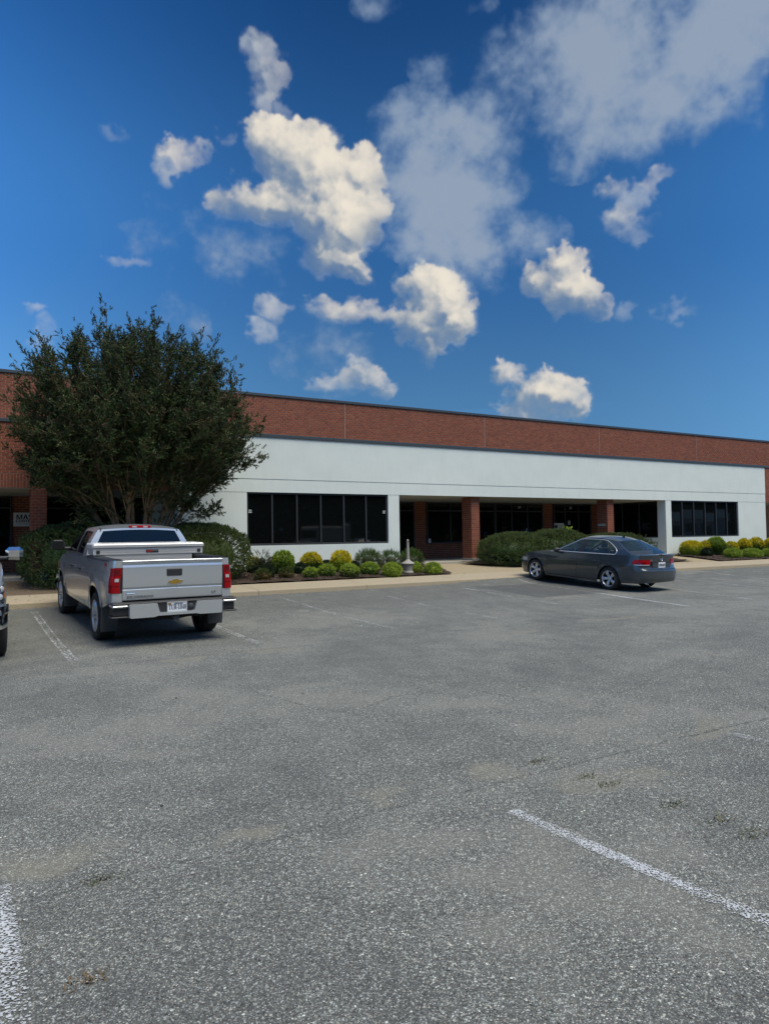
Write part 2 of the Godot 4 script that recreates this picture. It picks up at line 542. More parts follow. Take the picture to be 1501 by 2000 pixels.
# Stains, patches, seams, cracks and washed-in silt of the lot: x -24..24, z 4..28.
func lot_stains() -> Image:
	var w := 1024
	var h := 512
	var d := PackedByteArray()
	d.resize(w * h * 4)
	var a := FastNoiseLite.new()
	a.seed = 41; a.frequency = 0.28; a.fractal_octaves = 4
	var b := FastNoiseLite.new()
	b.seed = 42; b.frequency = 1.7; b.fractal_octaves = 4
	var s := FastNoiseLite.new()
	s.seed = 43; s.frequency = 0.9; s.fractal_octaves = 5
	var silt := [[-14.2, 18.55, 0.9, 0.34], [-13.4, 18.95, 0.75, 0.3], [-14.9, 18.35, 0.8, 0.22], [-17.0, 18.35, 0.6, 0.4], [-12.2, 18.6, 0.8, 0.25], [-15.7, 18.55, 0.6, 0.16], [-9.0, 13.0, 1.2, 0.3], [-13.5, 12.4, 1.6, 0.22], [-6.2, 12.6, 1.5, 0.3]]
	for y in h:
		var z := 4.0 + (y + 0.5) / h * 24.0
		for x in w:
			var px := -24.0 + (x + 0.5) / w * 48.0
			var n1 := a.get_noise_2d(px, z)
			var n2 := b.get_noise_2d(px, z)
			var col := Vector3(58, 58, 60)
			var al := clampf(0.08 + n1 * 0.36 + n2 * 0.26, 0.0, 0.5)
			if n1 + 0.4 * n2 < -0.12:
				col = Vector3(140, 138, 128)
				al = clampf((-n1 - 0.4 * n2 - 0.12) * 0.9, 0.0, 0.32)
			var old := smoothstep(8.6, 7.6, z + 0.35 * n2 + 0.5 * n1) * (0.28 + 0.2 * n2)   # the older strip along the kerb
			if old > al: col = Vector3(60, 59, 57); al = old
			var px2 := px + 0.06 * n2
			if px2 > -4.6 and px2 < -2.1 and z > 5.9 + 0.1 * (px2 + 4.0) and z < 8.7:   # a tar-rich repair
				col = Vector3(66, 67, 69)
				al = maxf(al, 0.62 + 0.2 * n2)
			var e := s.get_noise_2d(px, z)
			for q in silt:
				var dx: float = (px - q[0]) / q[2]
				var dz: float = (z - q[1]) / q[3]
				var k := 0.85 - sqrt(dx * dx + dz * dz) + e * 1.9
				if k > 0.25:
					col = col.lerp(Vector3(141, 136, 118), clampf((k - 0.25) * 3.0, 0.0, 0.9))
					al = maxf(al, clampf((k - 0.25) * 1.1, 0.0, 0.5) * (0.75 + 0.9 * n2))
			var i := (y * w + x) * 4
			d[i] = int(col.x); d[i + 1] = int(col.y); d[i + 2] = int(col.z); d[i + 3] = int(clampf(al, 0.0, 1.0) * 255.0)
	var im := Image.create_from_data(w, h, false, Image.FORMAT_RGBA8, d)
	im.resize(2048, 1024, Image.INTERPOLATE_BILINEAR)
	var r := RandomNumberGenerator.new()
	r.seed = 17
	var to := func(p: Vector2) -> Vector2: return Vector2((p.x + 24.0) / 48.0 * 2048.0, (p.y - 4.0) / 24.0 * 1024.0)
	# the seam between two paving lanes, and cracks
	var lines := [[Vector2(-24, 12.2), Vector2(24, 12.05), 0.02, 0.6], [Vector2(-24, 18.72), Vector2(24, 18.6), 0.02, 0.55]]
	for k in 26:
		var p := Vector2(r.randf_range(-18, 2), r.randf_range(6, 21))
		lines.append([p, p + Vector2.from_angle(r.randf() * TAU) * r.randf_range(1.2, 4.0), 0.09, 0.5])
	for l in lines:
		var p: Vector2 = l[0]
		var steps := int((l[1] - l[0]).length() / 0.02)
		var off := 0.0
		var side: Vector2 = (l[1] - l[0]).normalized().orthogonal()
		for k in steps:
			off += r.randf_range(-1, 1) * l[2] * 0.25
			off *= 0.995
			if r.randf() < 0.82:
				var q: Vector2 = to.call(p.lerp(l[1], float(k) / steps) + side * off)
				if q.x >= 0 and q.x < 2047 and q.y >= 0 and q.y < 1023:
					var o := im.get_pixelv(Vector2i(q))
					im.set_pixelv(Vector2i(q), Color(0.13, 0.13, 0.12, maxf(o.a, float(l[3]) * r.randf_range(0.5, 1.0))))
	for k in 26:   # drips of oil
		var c := Vector2(-14.6 + 2.66 * r.randi_range(-1, 6) + r.randf_range(-0.5, 0.5), r.randf_range(6.5, 10.5))
		for m in 60:
			var q: Vector2 = to.call(c + Vector2(r.randfn(0, 0.16), r.randfn(0, 0.2)))
			if q.x > 1 and q.x < 2046 and q.y > 1 and q.y < 1022:
				im.set_pixelv(Vector2i(q), Color(0.12, 0.12, 0.12, r.randf_range(0.2, 0.6)))
	return im

func make_materials() -> void:
	var m := mat("asphalt", Color(1.17, 1.19, 1.06), 0.95)
	var im := asphalt_images()
	m.albedo_texture = ImageTexture.create_from_image(im[0])
	m.heightmap_enabled = true
	m.heightmap_texture = ImageTexture.create_from_image(im[1])
	m.heightmap_scale = 0.3
	m.detail_enabled = true
	m.detail_blend_mode = BaseMaterial3D.BLEND_MODE_MIX
	m.detail_uv_layer = BaseMaterial3D.DETAIL_UV_2
	m.detail_albedo = ImageTexture.create_from_image(lot_stains())

	m = mat("road_paint", Color(0.62, 0.64, 0.64), 0.8)
	tri_map(m, 0.5, noise_tex(61, 0.03, [[0.0, Color(0.6, 0.6, 0.6)], [0.5, Color(0.85, 0.85, 0.85)], [1.0, Color(1, 1, 1)]], 256))
	var speck := noise_tex(62, 0.09, [[0.0, Color(0.45, 0.42, 0.38)], [0.42, Color(0.78, 0.76, 0.72)], [0.6, Color(0.88, 0.86, 0.83)], [1.0, Color(1, 1, 1)]], 512, 5)
	var grit := noise_tex(63, 0.2, [], 512, 4, true, 3.0)
	m = mat("kerb_concrete", Color(0.50, 0.425, 0.30), 0.9)
	tri_map(m, 1.3, speck, grit, 0.7)
	m = mat("pebbled_concrete", Color(0.47, 0.395, 0.27), 0.92)
	var pebble := noise_tex(64, 0.16, [[0.0, Color(0.35, 0.3, 0.25)], [0.4, Color(0.68, 0.64, 0.56)], [0.55, Color(0.95, 0.92, 0.85)], [1.0, Color(1, 1, 1)]], 512, 3)
	tri_map(m, 0.9, pebble, grit, 1.0)
	m = mat("porch_concrete", Color(0.45, 0.43, 0.37), 0.85)
	tri_map(m, 2.1, speck, grit, 0.4)
	m = mat("mulch", Color(0.075, 0.050, 0.034), 1.0)
	tri_map(m, 0.7, noise_tex(65, 0.07, [[0.0, Color(0.3, 0.25, 0.2)], [0.5, Color(0.8, 0.75, 0.7)], [1.0, Color(1.5, 1.4, 1.2)]], 512, 5), grit, 1.4)
	m = mat("dry_soil", Color(0.22, 0.165, 0.105), 1.0)
	tri_map(m, 1.1, noise_tex(66, 0.05, [[0.0, Color(0.35, 0.3, 0.26)], [0.5, Color(0.8, 0.77, 0.72)], [1.0, Color(1, 1, 1)]], 512, 5), grit, 1.2)

	m = mat("stucco", Color(0.71, 0.765, 0.715), 0.9)
	tri_map(m, 7.0, noise_tex(67, 0.012, [[0.0, Color(0.93, 0.935, 0.93)], [0.45, Color(0.97, 0.97, 0.97)], [1.0, Color(1, 1, 1)]], 512, 6), null)
	m.heightmap_enabled = true
	m.heightmap_texture = noise_tex(68, 0.25, [], 1024, 4)
	m.heightmap_scale = 0.3
	m.detail_enabled = true
	m.detail_blend_mode = BaseMaterial3D.BLEND_MODE_MUL
	m.detail_uv_layer = BaseMaterial3D.DETAIL_UV_2
	m.uv2_triplanar = true
	m.uv2_world_triplanar = true
	m.uv2_scale = Vector3(1.0 / 2.4, 1.0 / 11.0, 1.0 / 2.4)   # faint runs down the wall
	m.detail_albedo = noise_tex(71, 0.02, [[0.0, Color(0.955, 0.96, 0.955)], [0.42, Color(0.985, 0.985, 0.985)], [1.0, Color(1, 1, 1)]], 512, 5)
	m = mat("brick", Color(1, 1, 1), 0.88)
	m.vertex_color_use_as_albedo = true
	tri_map(m, 0.6, noise_tex(69, 0.05, [[0.0, Color(0.72, 0.70, 0.68)], [0.5, Color(0.92, 0.92, 0.92)], [1.0, Color(1, 1, 1)]], 512, 5), grit, 0.6)
	m = mat("mortar", Color(0.47, 0.325, 0.25), 0.95)
	tri_map(m, 0.8, speck)
	mat("sealant", Color(0.33, 0.24, 0.20), 0.8)
	m = mat("coping_metal", Color(0.045, 0.058, 0.066), 0.45)
	m = mat("window_frame", Color(0.030, 0.033, 0.035), 0.45)
	m = mat("dark_glass", Color(0.004, 0.005, 0.005), 0.03)
	m.metallic_specular = 0.5
	m = mat("soffit", Color(0.50, 0.50, 0.43), 0.9)
	tri_map(m, 2.0, speck)
	mat("sign_white", Color(0.72, 0.74, 0.73), 0.6)
	mat("print_black", Color(0.015, 0.015, 0.016), 0.6)
	mat("plaque", Color(0.36, 0.44, 0.41), 0.5)
	mat("decal_white", Color(0.75, 0.77, 0.77), 0.6)
	mat("door_metal", Color(0.55, 0.55, 0.54), 0.35, 0.9)

	m = mat("bark", Color(0.30, 0.225, 0.15), 0.9)
	tri_map(m, 0.8, noise_tex(70, 0.02, [[0.0, Color(0.45, 0.4, 0.35)], [0.5, Color(0.8, 0.76, 0.7)], [1.0, Color(1, 1, 1)]], 256, 5), grit, 0.8)
	m = mat("leaf", Color(1, 1, 1), 0.5)
	m.vertex_color_use_as_albedo = true
	m.backlight_enabled = true
	m.backlight = Color(0.35, 0.35, 0.35)
	m.metallic_specular = 0.4

	# vehicles
	m = mat("silver_paint", Color(0.66, 0.69, 0.695), 0.27, 0.7)
	m.clearcoat_enabled = true
	m.clearcoat = 0.6
	m.clearcoat_roughness = 0.06
	m = mat("grey_paint", Color(0.058, 0.070, 0.078), 0.30, 0.5)
	m.clearcoat_enabled = true
	m.clearcoat = 0.9
	m.clearcoat_roughness = 0.04
	mat("chrome", Color(0.80, 0.81, 0.81), 0.10, 1.0)
	mat("bright_trim", Color(0.72, 0.73, 0.73), 0.3, 0.35)
	mat("rim_alloy", Color(0.62, 0.63, 0.64), 0.28, 0.9)
	mat("black_plastic", Color(0.022, 0.023, 0.024), 0.55)
	mat("flap_rubber", Color(0.055, 0.062, 0.068), 0.7)
	mat("tyre_rubber", Color(0.020, 0.020, 0.020), 0.85)
	mat("underbody", Color(0.010, 0.010, 0.010), 0.9)
	mat("tinted_glass", Color(0.004, 0.005, 0.006), 0.02)
	m = mat("red_lens", Color(0.30, 0.004, 0.008), 0.10)
	m.metallic_specular = 0.35
	m = mat("dark_red_lens", Color(0.10, 0.002, 0.004), 0.12)
	m = mat("clear_lens", Color(0.62, 0.62, 0.62), 0.08, 0.4)
	mat("lamp_shell", Color(0.05, 0.055, 0.06), 0.05)
	mat("amber_lens", Color(0.45, 0.16, 0.02), 0.12)
	mat("plate_white", Color(0.72, 0.76, 0.80), 0.4)
	mat("plate_blue", Color(0.012, 0.018, 0.06), 0.5)
	mat("gold_badge", Color(0.55, 0.33, 0.06), 0.3, 0.7)
	mat("decal_red", Color(0.32, 0.02, 0.03), 0.5)
	mat("decal_blue", Color(0.10, 0.25, 0.42), 0.5)
	mat("letter_grey", Color(0.13, 0.14, 0.145), 0.35, 0.5)
	m = mat("tread_plate", Color(0.80, 0.79, 0.75), 0.36, 0.55)
	m = mat("car_glass", Color(0.05, 0.07, 0.065), 0.02)
	m.transparency = BaseMaterial3D.TRANSPARENCY_ALPHA
	m.albedo_color.a = 0.30
	mat("seat_fabric", Color(0.07, 0.07, 0.068), 0.9)
	mat("urn_plastic", Color(0.33, 0.31, 0.27), 0.6)
	mat("urn_ribbed", Color(0.30, 0.275, 0.235), 0.7)
	mat("dry_leaf", Color(0.36, 0.24, 0.12), 0.9)
	mat("weathered_panel", Color(0.40, 0.42, 0.43), 0.8)
	mat("cream_paint", Color(0.62, 0.56, 0.44), 0.45)

# ------------------------------------------------------------------ ground
func axis(stops: Array) -> Array:   # [from, to, step] runs
	var out := []
	for s in stops:
		var k := maxi(1, int(round((s[1] - s[0]) / s[2])))
		for i in k: out.append(lerpf(s[0], s[1], float(i) / k))
	out.append(stops[-1][1])
	return out

func build_ground() -> void:
	var b := MB.new()
	var xs := axis([[-600, -60, 90], [-60, -24, 6], [-24, 24, 0.6], [24, 60, 6], [60, 600, 90]])
	var zs := axis([[-500, -10, 98], [-10, 4, 2], [4, 14, 0.25], [14, 30, 0.5], [30, 60, 3], [60, 600, 90]])
	for z in zs:
		for x in xs:
			var e := 0.3
			var nn := Vector3(ground_y(x - e, z) - ground_y(x + e, z), 2 * e, ground_y(x, z - e) - ground_y(x, z + e)).normalized()
			b.vert(Vector3(x, ground_y(x, z), z), nn, Vector2(x, z) / 1.5)
			b.uv2.append(Vector2((x + 24.0) / 48.0, (z - 4.0) / 24.0))
	var nc := xs.size()
	for i in zs.size() - 1:
		for j in nc - 1:
			var a := i * nc + j
			b.ix.append_array(PackedInt32Array([a, a + 1, a + nc + 1, a, a + nc + 1, a + nc]))
	var lot := struct("parking_lot", b.done(), M.asphalt)
	# painted stall lines, worn to flakes: [points, width, wear at the middle, wear at the edges]
	var far_row := [[[-16.0, 5.6], [-15.98, 11.65], 0.13, 0.95, 0.50], [[-13.15, 5.6], [-13.26, 11.65], 0.11, 0.86, 0.62], [[-10.45, 5.4], [-10.6, 11.66], 0.10, 0.98, 0.80], [[-7.9, 5.4], [-8.14, 11.65], 0.10, 0.95, 0.85], [[-4.97, 5.0], [-5.3, 11.6], 0.09, 0.90, 0.82], [[-2.3, 5.2], [-2.5, 8.8], 0.09, 0.8, 0.7], [[-2.5, 8.8], [-3.2, 12.0], 0.10, 0.42, 0.5], [[1.2, 6.0], [-0.6, 11.8], 0.10, 0.78, 0.75], [[3.6, 6.0], [2.4, 11.7], 0.1, 0.85, 0.8], [[6.2, 6.0], [5.0, 11.7], 0.1, 0.8, 0.78], [[-18.7, 5.6], [-18.7, 11.65], 0.1, 0.9, 0.7]]
	var near_row := [[[-17.20, 18.5], [-17.17, 23.6], 0.14, 0.50, 0.72], [[-14.48, 19.1], [-14.42, 24.2], 0.10, 0.44, 0.80], [[-11.87, 18.8], [-11.8, 24.2], 0.10, 0.72, 0.72], [[-9.2, 18.9], [-9.1, 24.2], 0.10, 0.6, 0.6], [[-6.5, 18.9], [-6.4, 24.2], 0.10, 0.6, 0.6], [[-19.85, 18.9], [-19.8, 24.2], 0.1, 0.6, 0.6]]
	var f := FastNoiseLite.new()
	f.seed = 8; f.frequency = 9.0; f.fractal_octaves = 3
	var f2 := FastNoiseLite.new()
	f2.seed = 9; f2.frequency = 1.1
	for s in far_row + near_row:
		var p := Vector2(s[0][0], s[0][1])
		var q := Vector2(s[1][0], s[1][1])
		var d := (q - p).normalized()
		var o := d.orthogonal()
		var close: bool = p.y > 15.0
		var step := 0.0065 if close else 0.02
		var cols := 17 if close else 8
		var len := (q - p).length()
		var st := MB.new()
		for i in int(len / step):
			for j in cols:
				var across := (j + 0.5) / cols - 0.5
				var c := p + d * (i + 0.5) * step + o * across * float(s[2])
				var wear: float = lerpf(s[3], s[4], pow(absf(across) * 2.0, 2.0))
				var k := f.get_noise_2dv(c * (8.0 if close else 3.5)) * 0.6 + f2.get_noise_2dv(c) * 0.45 + 0.5 + rng.randf_range(-0.42, 0.42)
				if k > wear:
					var hx := d * step * 0.5
					var hy := o * (float(s[2]) / cols * 0.5)
					var cn := []
					for u in [-hx - hy, -hx + hy, hx + hy, hx - hy]:
						var t: Vector2 = c + u * 1.02
						cn.append(Vector3(t.x, ground_y(t.x, t.y) + 0.004, t.y))
					st.quad(cn[0], cn[3], cn[2], cn[1])
		if st.v.size() > 0: obj("stripe", st.done(), M.road_paint, lot)

	# kerb and sidewalk, cast in lengths
	var walk := Node3D.new()
	walk.name = "sidewalk"
	add_child(walk)
	walk.set_meta("kind", "structure")
	for k in 22:
		var x0 := -33.14 + 3.2 * k + 0.006
		var x1 := x0 + 3.188
		var prof := [Vector2(4.905, -0.2), Vector2(4.9, 0.265), Vector2(4.892, 0.284), Vector2(4.875, 0.296), Vector2(4.85, 0.300), Vector2(3.5, 0.372), Vector2(3.5, -0.2)]
		var s := MB.new()
		for i in prof.size() - 1:
			var a: Vector2 = prof[i]
			var c: Vector2 = prof[i + 1]
			s.quad(Vector3(x0, a.y, a.x), Vector3(x0, c.y, c.x), Vector3(x1, c.y, c.x), Vector3(x1, a.y, a.x))
		for e in [x0, x1]:
			for i in range(1, prof.size() - 1):
				var q := [Vector3(e, prof[0].y, prof[0].x), Vector3(e, prof[i].y, prof[i].x), Vector3(e, prof[i + 1].y, prof[i + 1].x)]
				if e == x0: s.tri(q[0], q[2], q[1])
				else: s.tri(q[0], q[1], q[2])
		obj("slab", s.done(), M.kerb_concrete, walk)
	# pebbled walks up to the porch
	for r in [["entrance_walk", -6.0, 13.6], ["side_walk", -33.0, -11.66]]:
		var s := MB.new()
		var rows := []
		for i in 13:
			var z := lerpf(3.49, 0.05, i / 12.0)
			var row := []
			for j in 41: row.append(Vector3(lerpf(r[1], r[2], j / 40.0), lerpf(0.372, 0.555, i / 12.0), z))
			rows.append(row)
		s.grid(rows, false)
		struct(r[0], s.done(), M.pebbled_concrete if r[0] == "entrance_walk" else M.dry_soil)
	for r in [[-3.535, 11.19], [-33.0, -11.62], [19.16, 33.0]]:
		struct("porch_slab", box_mesh(Vector3(r[0], -0.1, -3.7), Vector3(r[1], 0.65, 0.06), 0.012), M.porch_concrete)
	# beds
	bed("planting_bed", [[-11.6, 0.16], [-11.6, 3.47], [-3.65, 3.47], [-2.95, 2.0], [-2.75, 0.16]], M.mulch)
	bed("planting_bed", [[-0.9, 0.16], [-0.8, 1.0], [0.35, 2.35], [1.6, 2.95], [9.2, 3.0], [9.6, 0.16]], M.mulch)
	bed("planting_bed", [[11.35, 0.22], [11.1, 1.5], [10.3, 3.47], [27.0, 3.47], [27.0, 0.22]], M.mulch)
	bed("planting_bed", [[-15.3, 0.16], [-15.35, 1.6], [-15.1, 2.9], [-14.3, 3.3], [-11.75, 3.45], [-11.75, 0.16]], M.mulch)

func bed(called: String, outline: Array, m: Material) -> void:
	var poly := PackedVector2Array(outline.map(func(p): return Vector2(p[0], p[1])))
	var f := FastNoiseLite.new()
	f.seed = 21; f.frequency = 1.6; f.fractal_octaves = 4
	var lo := poly[0]
	var hi := poly[0]
	for p in poly:
		lo = lo.min(p); hi = hi.max(p)
	var st := 0.07
	var b := MB.new()
	var at := func(x: float, z: float) -> Vector3:
		return Vector3(x + 0.02 * sin(z * 41.0), bed_y(z) + 0.03 + 0.035 * f.get_noise_2d(x, z), z + 0.02 * sin(x * 37.0))
	for i in int((hi.y - lo.y) / st) + 1:
		for j in int((hi.x - lo.x) / st) + 1:
			var x := lo.x + j * st
			var z := lo.y + i * st
			if Geometry2D.is_point_in_polygon(Vector2(x, z), poly):
				b.quad(at.call(x, z), at.call(x + st, z), at.call(x + st, z + st), at.call(x, z + st))
	struct(called, b.done(), m)

# ------------------------------------------------------------------ the office building
const COURSE := 0.0813
const STRETCH := 0.2032
var bricks := []
var brick_shapes := {}

func lay(wall: Node3D, o: Vector3, r: Vector3, w: float, h: float) -> void:   # o: middle of the brick's face, r: to its right
	var t := rng.randf_range(1.0, 1.26)
	var k := rng.randi_range(0, 5)
	var c := [Color(0.240, 0.070, 0.034), Color(0.222, 0.063, 0.031), Color(0.255, 0.077, 0.037), Color(0.212, 0.062, 0.033), Color(0.238, 0.073, 0.037), Color(0.262, 0.084, 0.042)][k] as Color
	bricks.append([wall, o, r, w, h, Color(c.r * t, c.g * t, c.b * t), k])

# running bond from u0 to u1 along r, y0 up; origin o at u = 0; joints: cuts where a movement joint runs
func running(wall: Node3D, o: Vector3, r: Vector3, u0: float, u1: float, y0: float, y1: float, cuts := [], phase := 0.0) -> void:
	var j := 0.0095
	var rows := int(round((y1 - y0) / COURSE))
	var ch := (y1 - y0) / rows
	for i in rows:
		var stops := [u0]
		for c in cuts:
			if c > u0 and c < u1: stops.append(c)
		stops.append(u1)
		for s in stops.size() - 1:
			var a: float = stops[s] + (0.012 if s > 0 else 0.0)
			var b: float = stops[s + 1] - (0.012 if s < stops.size() - 2 else 0.0)
			var u: float = a
			var first := STRETCH * (0.5 if (i % 2) else 1.0) - phase
			if first < 0.03: first += STRETCH
			while u < b - 0.03:
				var e := minf(u + (first if is_equal_approx(u, a) else STRETCH), b)
				if b - e < 0.04: e = b
				var l := u + (0.0 if is_equal_approx(u, a) and s == 0 else j / 2)
				var g := e - (0.0 if e == b and s == stops.size() - 2 else j / 2)
				lay(wall, o + r * (l + g) / 2.0 + Vector3(0, y0 + (i + 0.5) * ch, 0), r, g - l, ch - j)
				u = e

func soldiers(wall: Node3D, o: Vector3, r: Vector3, u0: float, u1: float, y0: float, h: float) -> void:
	var k := int(round((u1 - u0) / 0.0813))
	var p := (u1 - u0) / k
	for i in k:
		lay(wall, o + r * (u0 + (i + 0.5) * p) + Vector3(0, y0 + h / 2, 0), r, p - 0.0095, h - 0.0095)

func brick_box(b: MB, o: Vector3, r: Vector3, w: float, h: float) -> void:
	var n := r.cross(Vector3.UP)
	var x := r * w / 2
	var y := Vector3(0, h / 2, 0)
	var e := 0.003
	var bk := -n * 0.013
	var ix := r * (w / 2 - e)
	var iy := Vector3(0, h / 2 - e, 0)
	b.quad(o - ix - iy, o - ix + iy, o + ix + iy, o + ix - iy)
	b.quad(o - x - y + bk, o - x + y + bk, o - ix + iy, o - ix - iy)
	b.quad(o + ix - iy, o + ix + iy, o + x + y + bk, o + x - y + bk)
	b.quad(o - ix + iy, o - x + y + bk, o + x + y + bk, o + ix + iy)
	b.quad(o - x - y + bk, o - ix - iy, o + ix - iy, o + x - y + bk)

func set_bricks() -> void:
	var cam := Vector3(-17.35, 1.6, 22.5)
	var ahead := Vector3(0.509, 0.0, -0.8607)
	var side := Vector3(0.8607, 0.0, 0.509)
	var scored := []
	for i in bricks.size():
		var d: Vector3 = bricks[i][1] - cam
		var z := d.dot(ahead)
		if absf(d.dot(side)) / z < 0.54:
			var n: Vector3 = (bricks[i][2] as Vector3).cross(Vector3.UP)
			scored.append([-bricks[i][3] * bricks[i][4] * maxf(0.0, -n.dot(d)) / (z * z * z), i])
	scored.sort()
	var single := {}
	for k in mini(296, scored.size()): single[scored[k][1]] = true
	var rest := {}
	for i in bricks.size():
		var q: Array = bricks[i]
		if single.has(i):
			var n: Vector3 = (q[2] as Vector3).cross(Vector3.UP)
			var key := "%.3f %.3f %d" % [q[3], q[4], q[6]]
			if not brick_shapes.has(key):
				var b := MB.new()
				b.tinted = true
				b.tint = q[5]
				brick_box(b, Vector3.ZERO, Vector3.RIGHT, q[3], q[4])
				brick_shapes[key] = b.done()
			var o := obj("brick", brick_shapes[key], M.brick, q[0])
			o.transform = Transform3D(Basis(q[2], Vector3.UP, n), q[1])
		else:
			if not rest.has(q[0]):
				rest[q[0]] = MB.new()
				rest[q[0]].tinted = true
			var b: MB = rest[q[0]]
			b.tint = q[5]
			brick_box(b, q[1], q[2], q[3], q[4])
	for w in rest:
		var o := obj("brickwork", rest[w].done(), M.brick, w)
		o.set_meta("kind", "stuff")

func boxes(list: Array, e := 0.0) -> ArrayMesh:
	var b := MB.new()
	for q in list: b.box(q[0], q[1], e)
	return b.done()

# a dark-framed window or shopfront in the plane z; sills and heads, mullions at the given places
func glazing(called: String, parent: Node3D, x0: float, x1: float, y0: float, y1: float, z: float, bars: Array, rails := [], fw := 0.06) -> Node3D:
	var w := Node3D.new()
	w.name = called
	parent.add_child(w, true)
	var d := 0.05
	obj("frame", boxes([[Vector3(x0, y0, z - d), Vector3(x1, y0 + fw, z + d)], [Vector3(x0, y1 - fw, z - d), Vector3(x1, y1, z + d)], [Vector3(x0, y0 + fw, z - d), Vector3(x0 + fw, y1 - fw, z + d)], [Vector3(x1 - fw, y0 + fw, z - d), Vector3(x1, y1 - fw, z + d)]], 0.004), M.window_frame, w)
	var xs := [x0 + fw]
	for x in bars:
		obj("mullion", box_mesh(Vector3(x - 0.028, y0 + fw, z - d + 0.004), Vector3(x + 0.028, y1 - fw, z + d + 0.006), 0.004), M.window_frame, w)
		xs.append(x - 0.028); xs.append(x + 0.028)
	xs.append(x1 - fw)
	for y in rails:
		for i in range(0, xs.size(), 2):
			obj("rail", box_mesh(Vector3(xs[i], y - 0.03, z - d + 0.006), Vector3(xs[i + 1], y + 0.03, z + d - 0.006), 0.004), M.window_frame, w)
	for i in range(0, xs.size(), 2):
		var ys := [y0 + fw] + rails + [y1 - fw]
		for k in ys.size() - 1:
			var p := obj("pane", box_mesh(Vector3(-(xs[i + 1] - xs[i]) / 2 - 0.004, -(ys[k + 1] - ys[k]) / 2 - 0.004, -0.006), Vector3((xs[i + 1] - xs[i]) / 2 + 0.004, (ys[k + 1] - ys[k]) / 2 + 0.004, 0.006)), M.dark_glass, w)
			p.position = Vector3((xs[i] + xs[i + 1]) / 2, (ys[k] + ys[k + 1]) / 2, z)
			p.rotation = Vector3(rng.randf_range(-0.003, 0.003), rng.randf_range(-0.004, 0.004), 0)
	return w

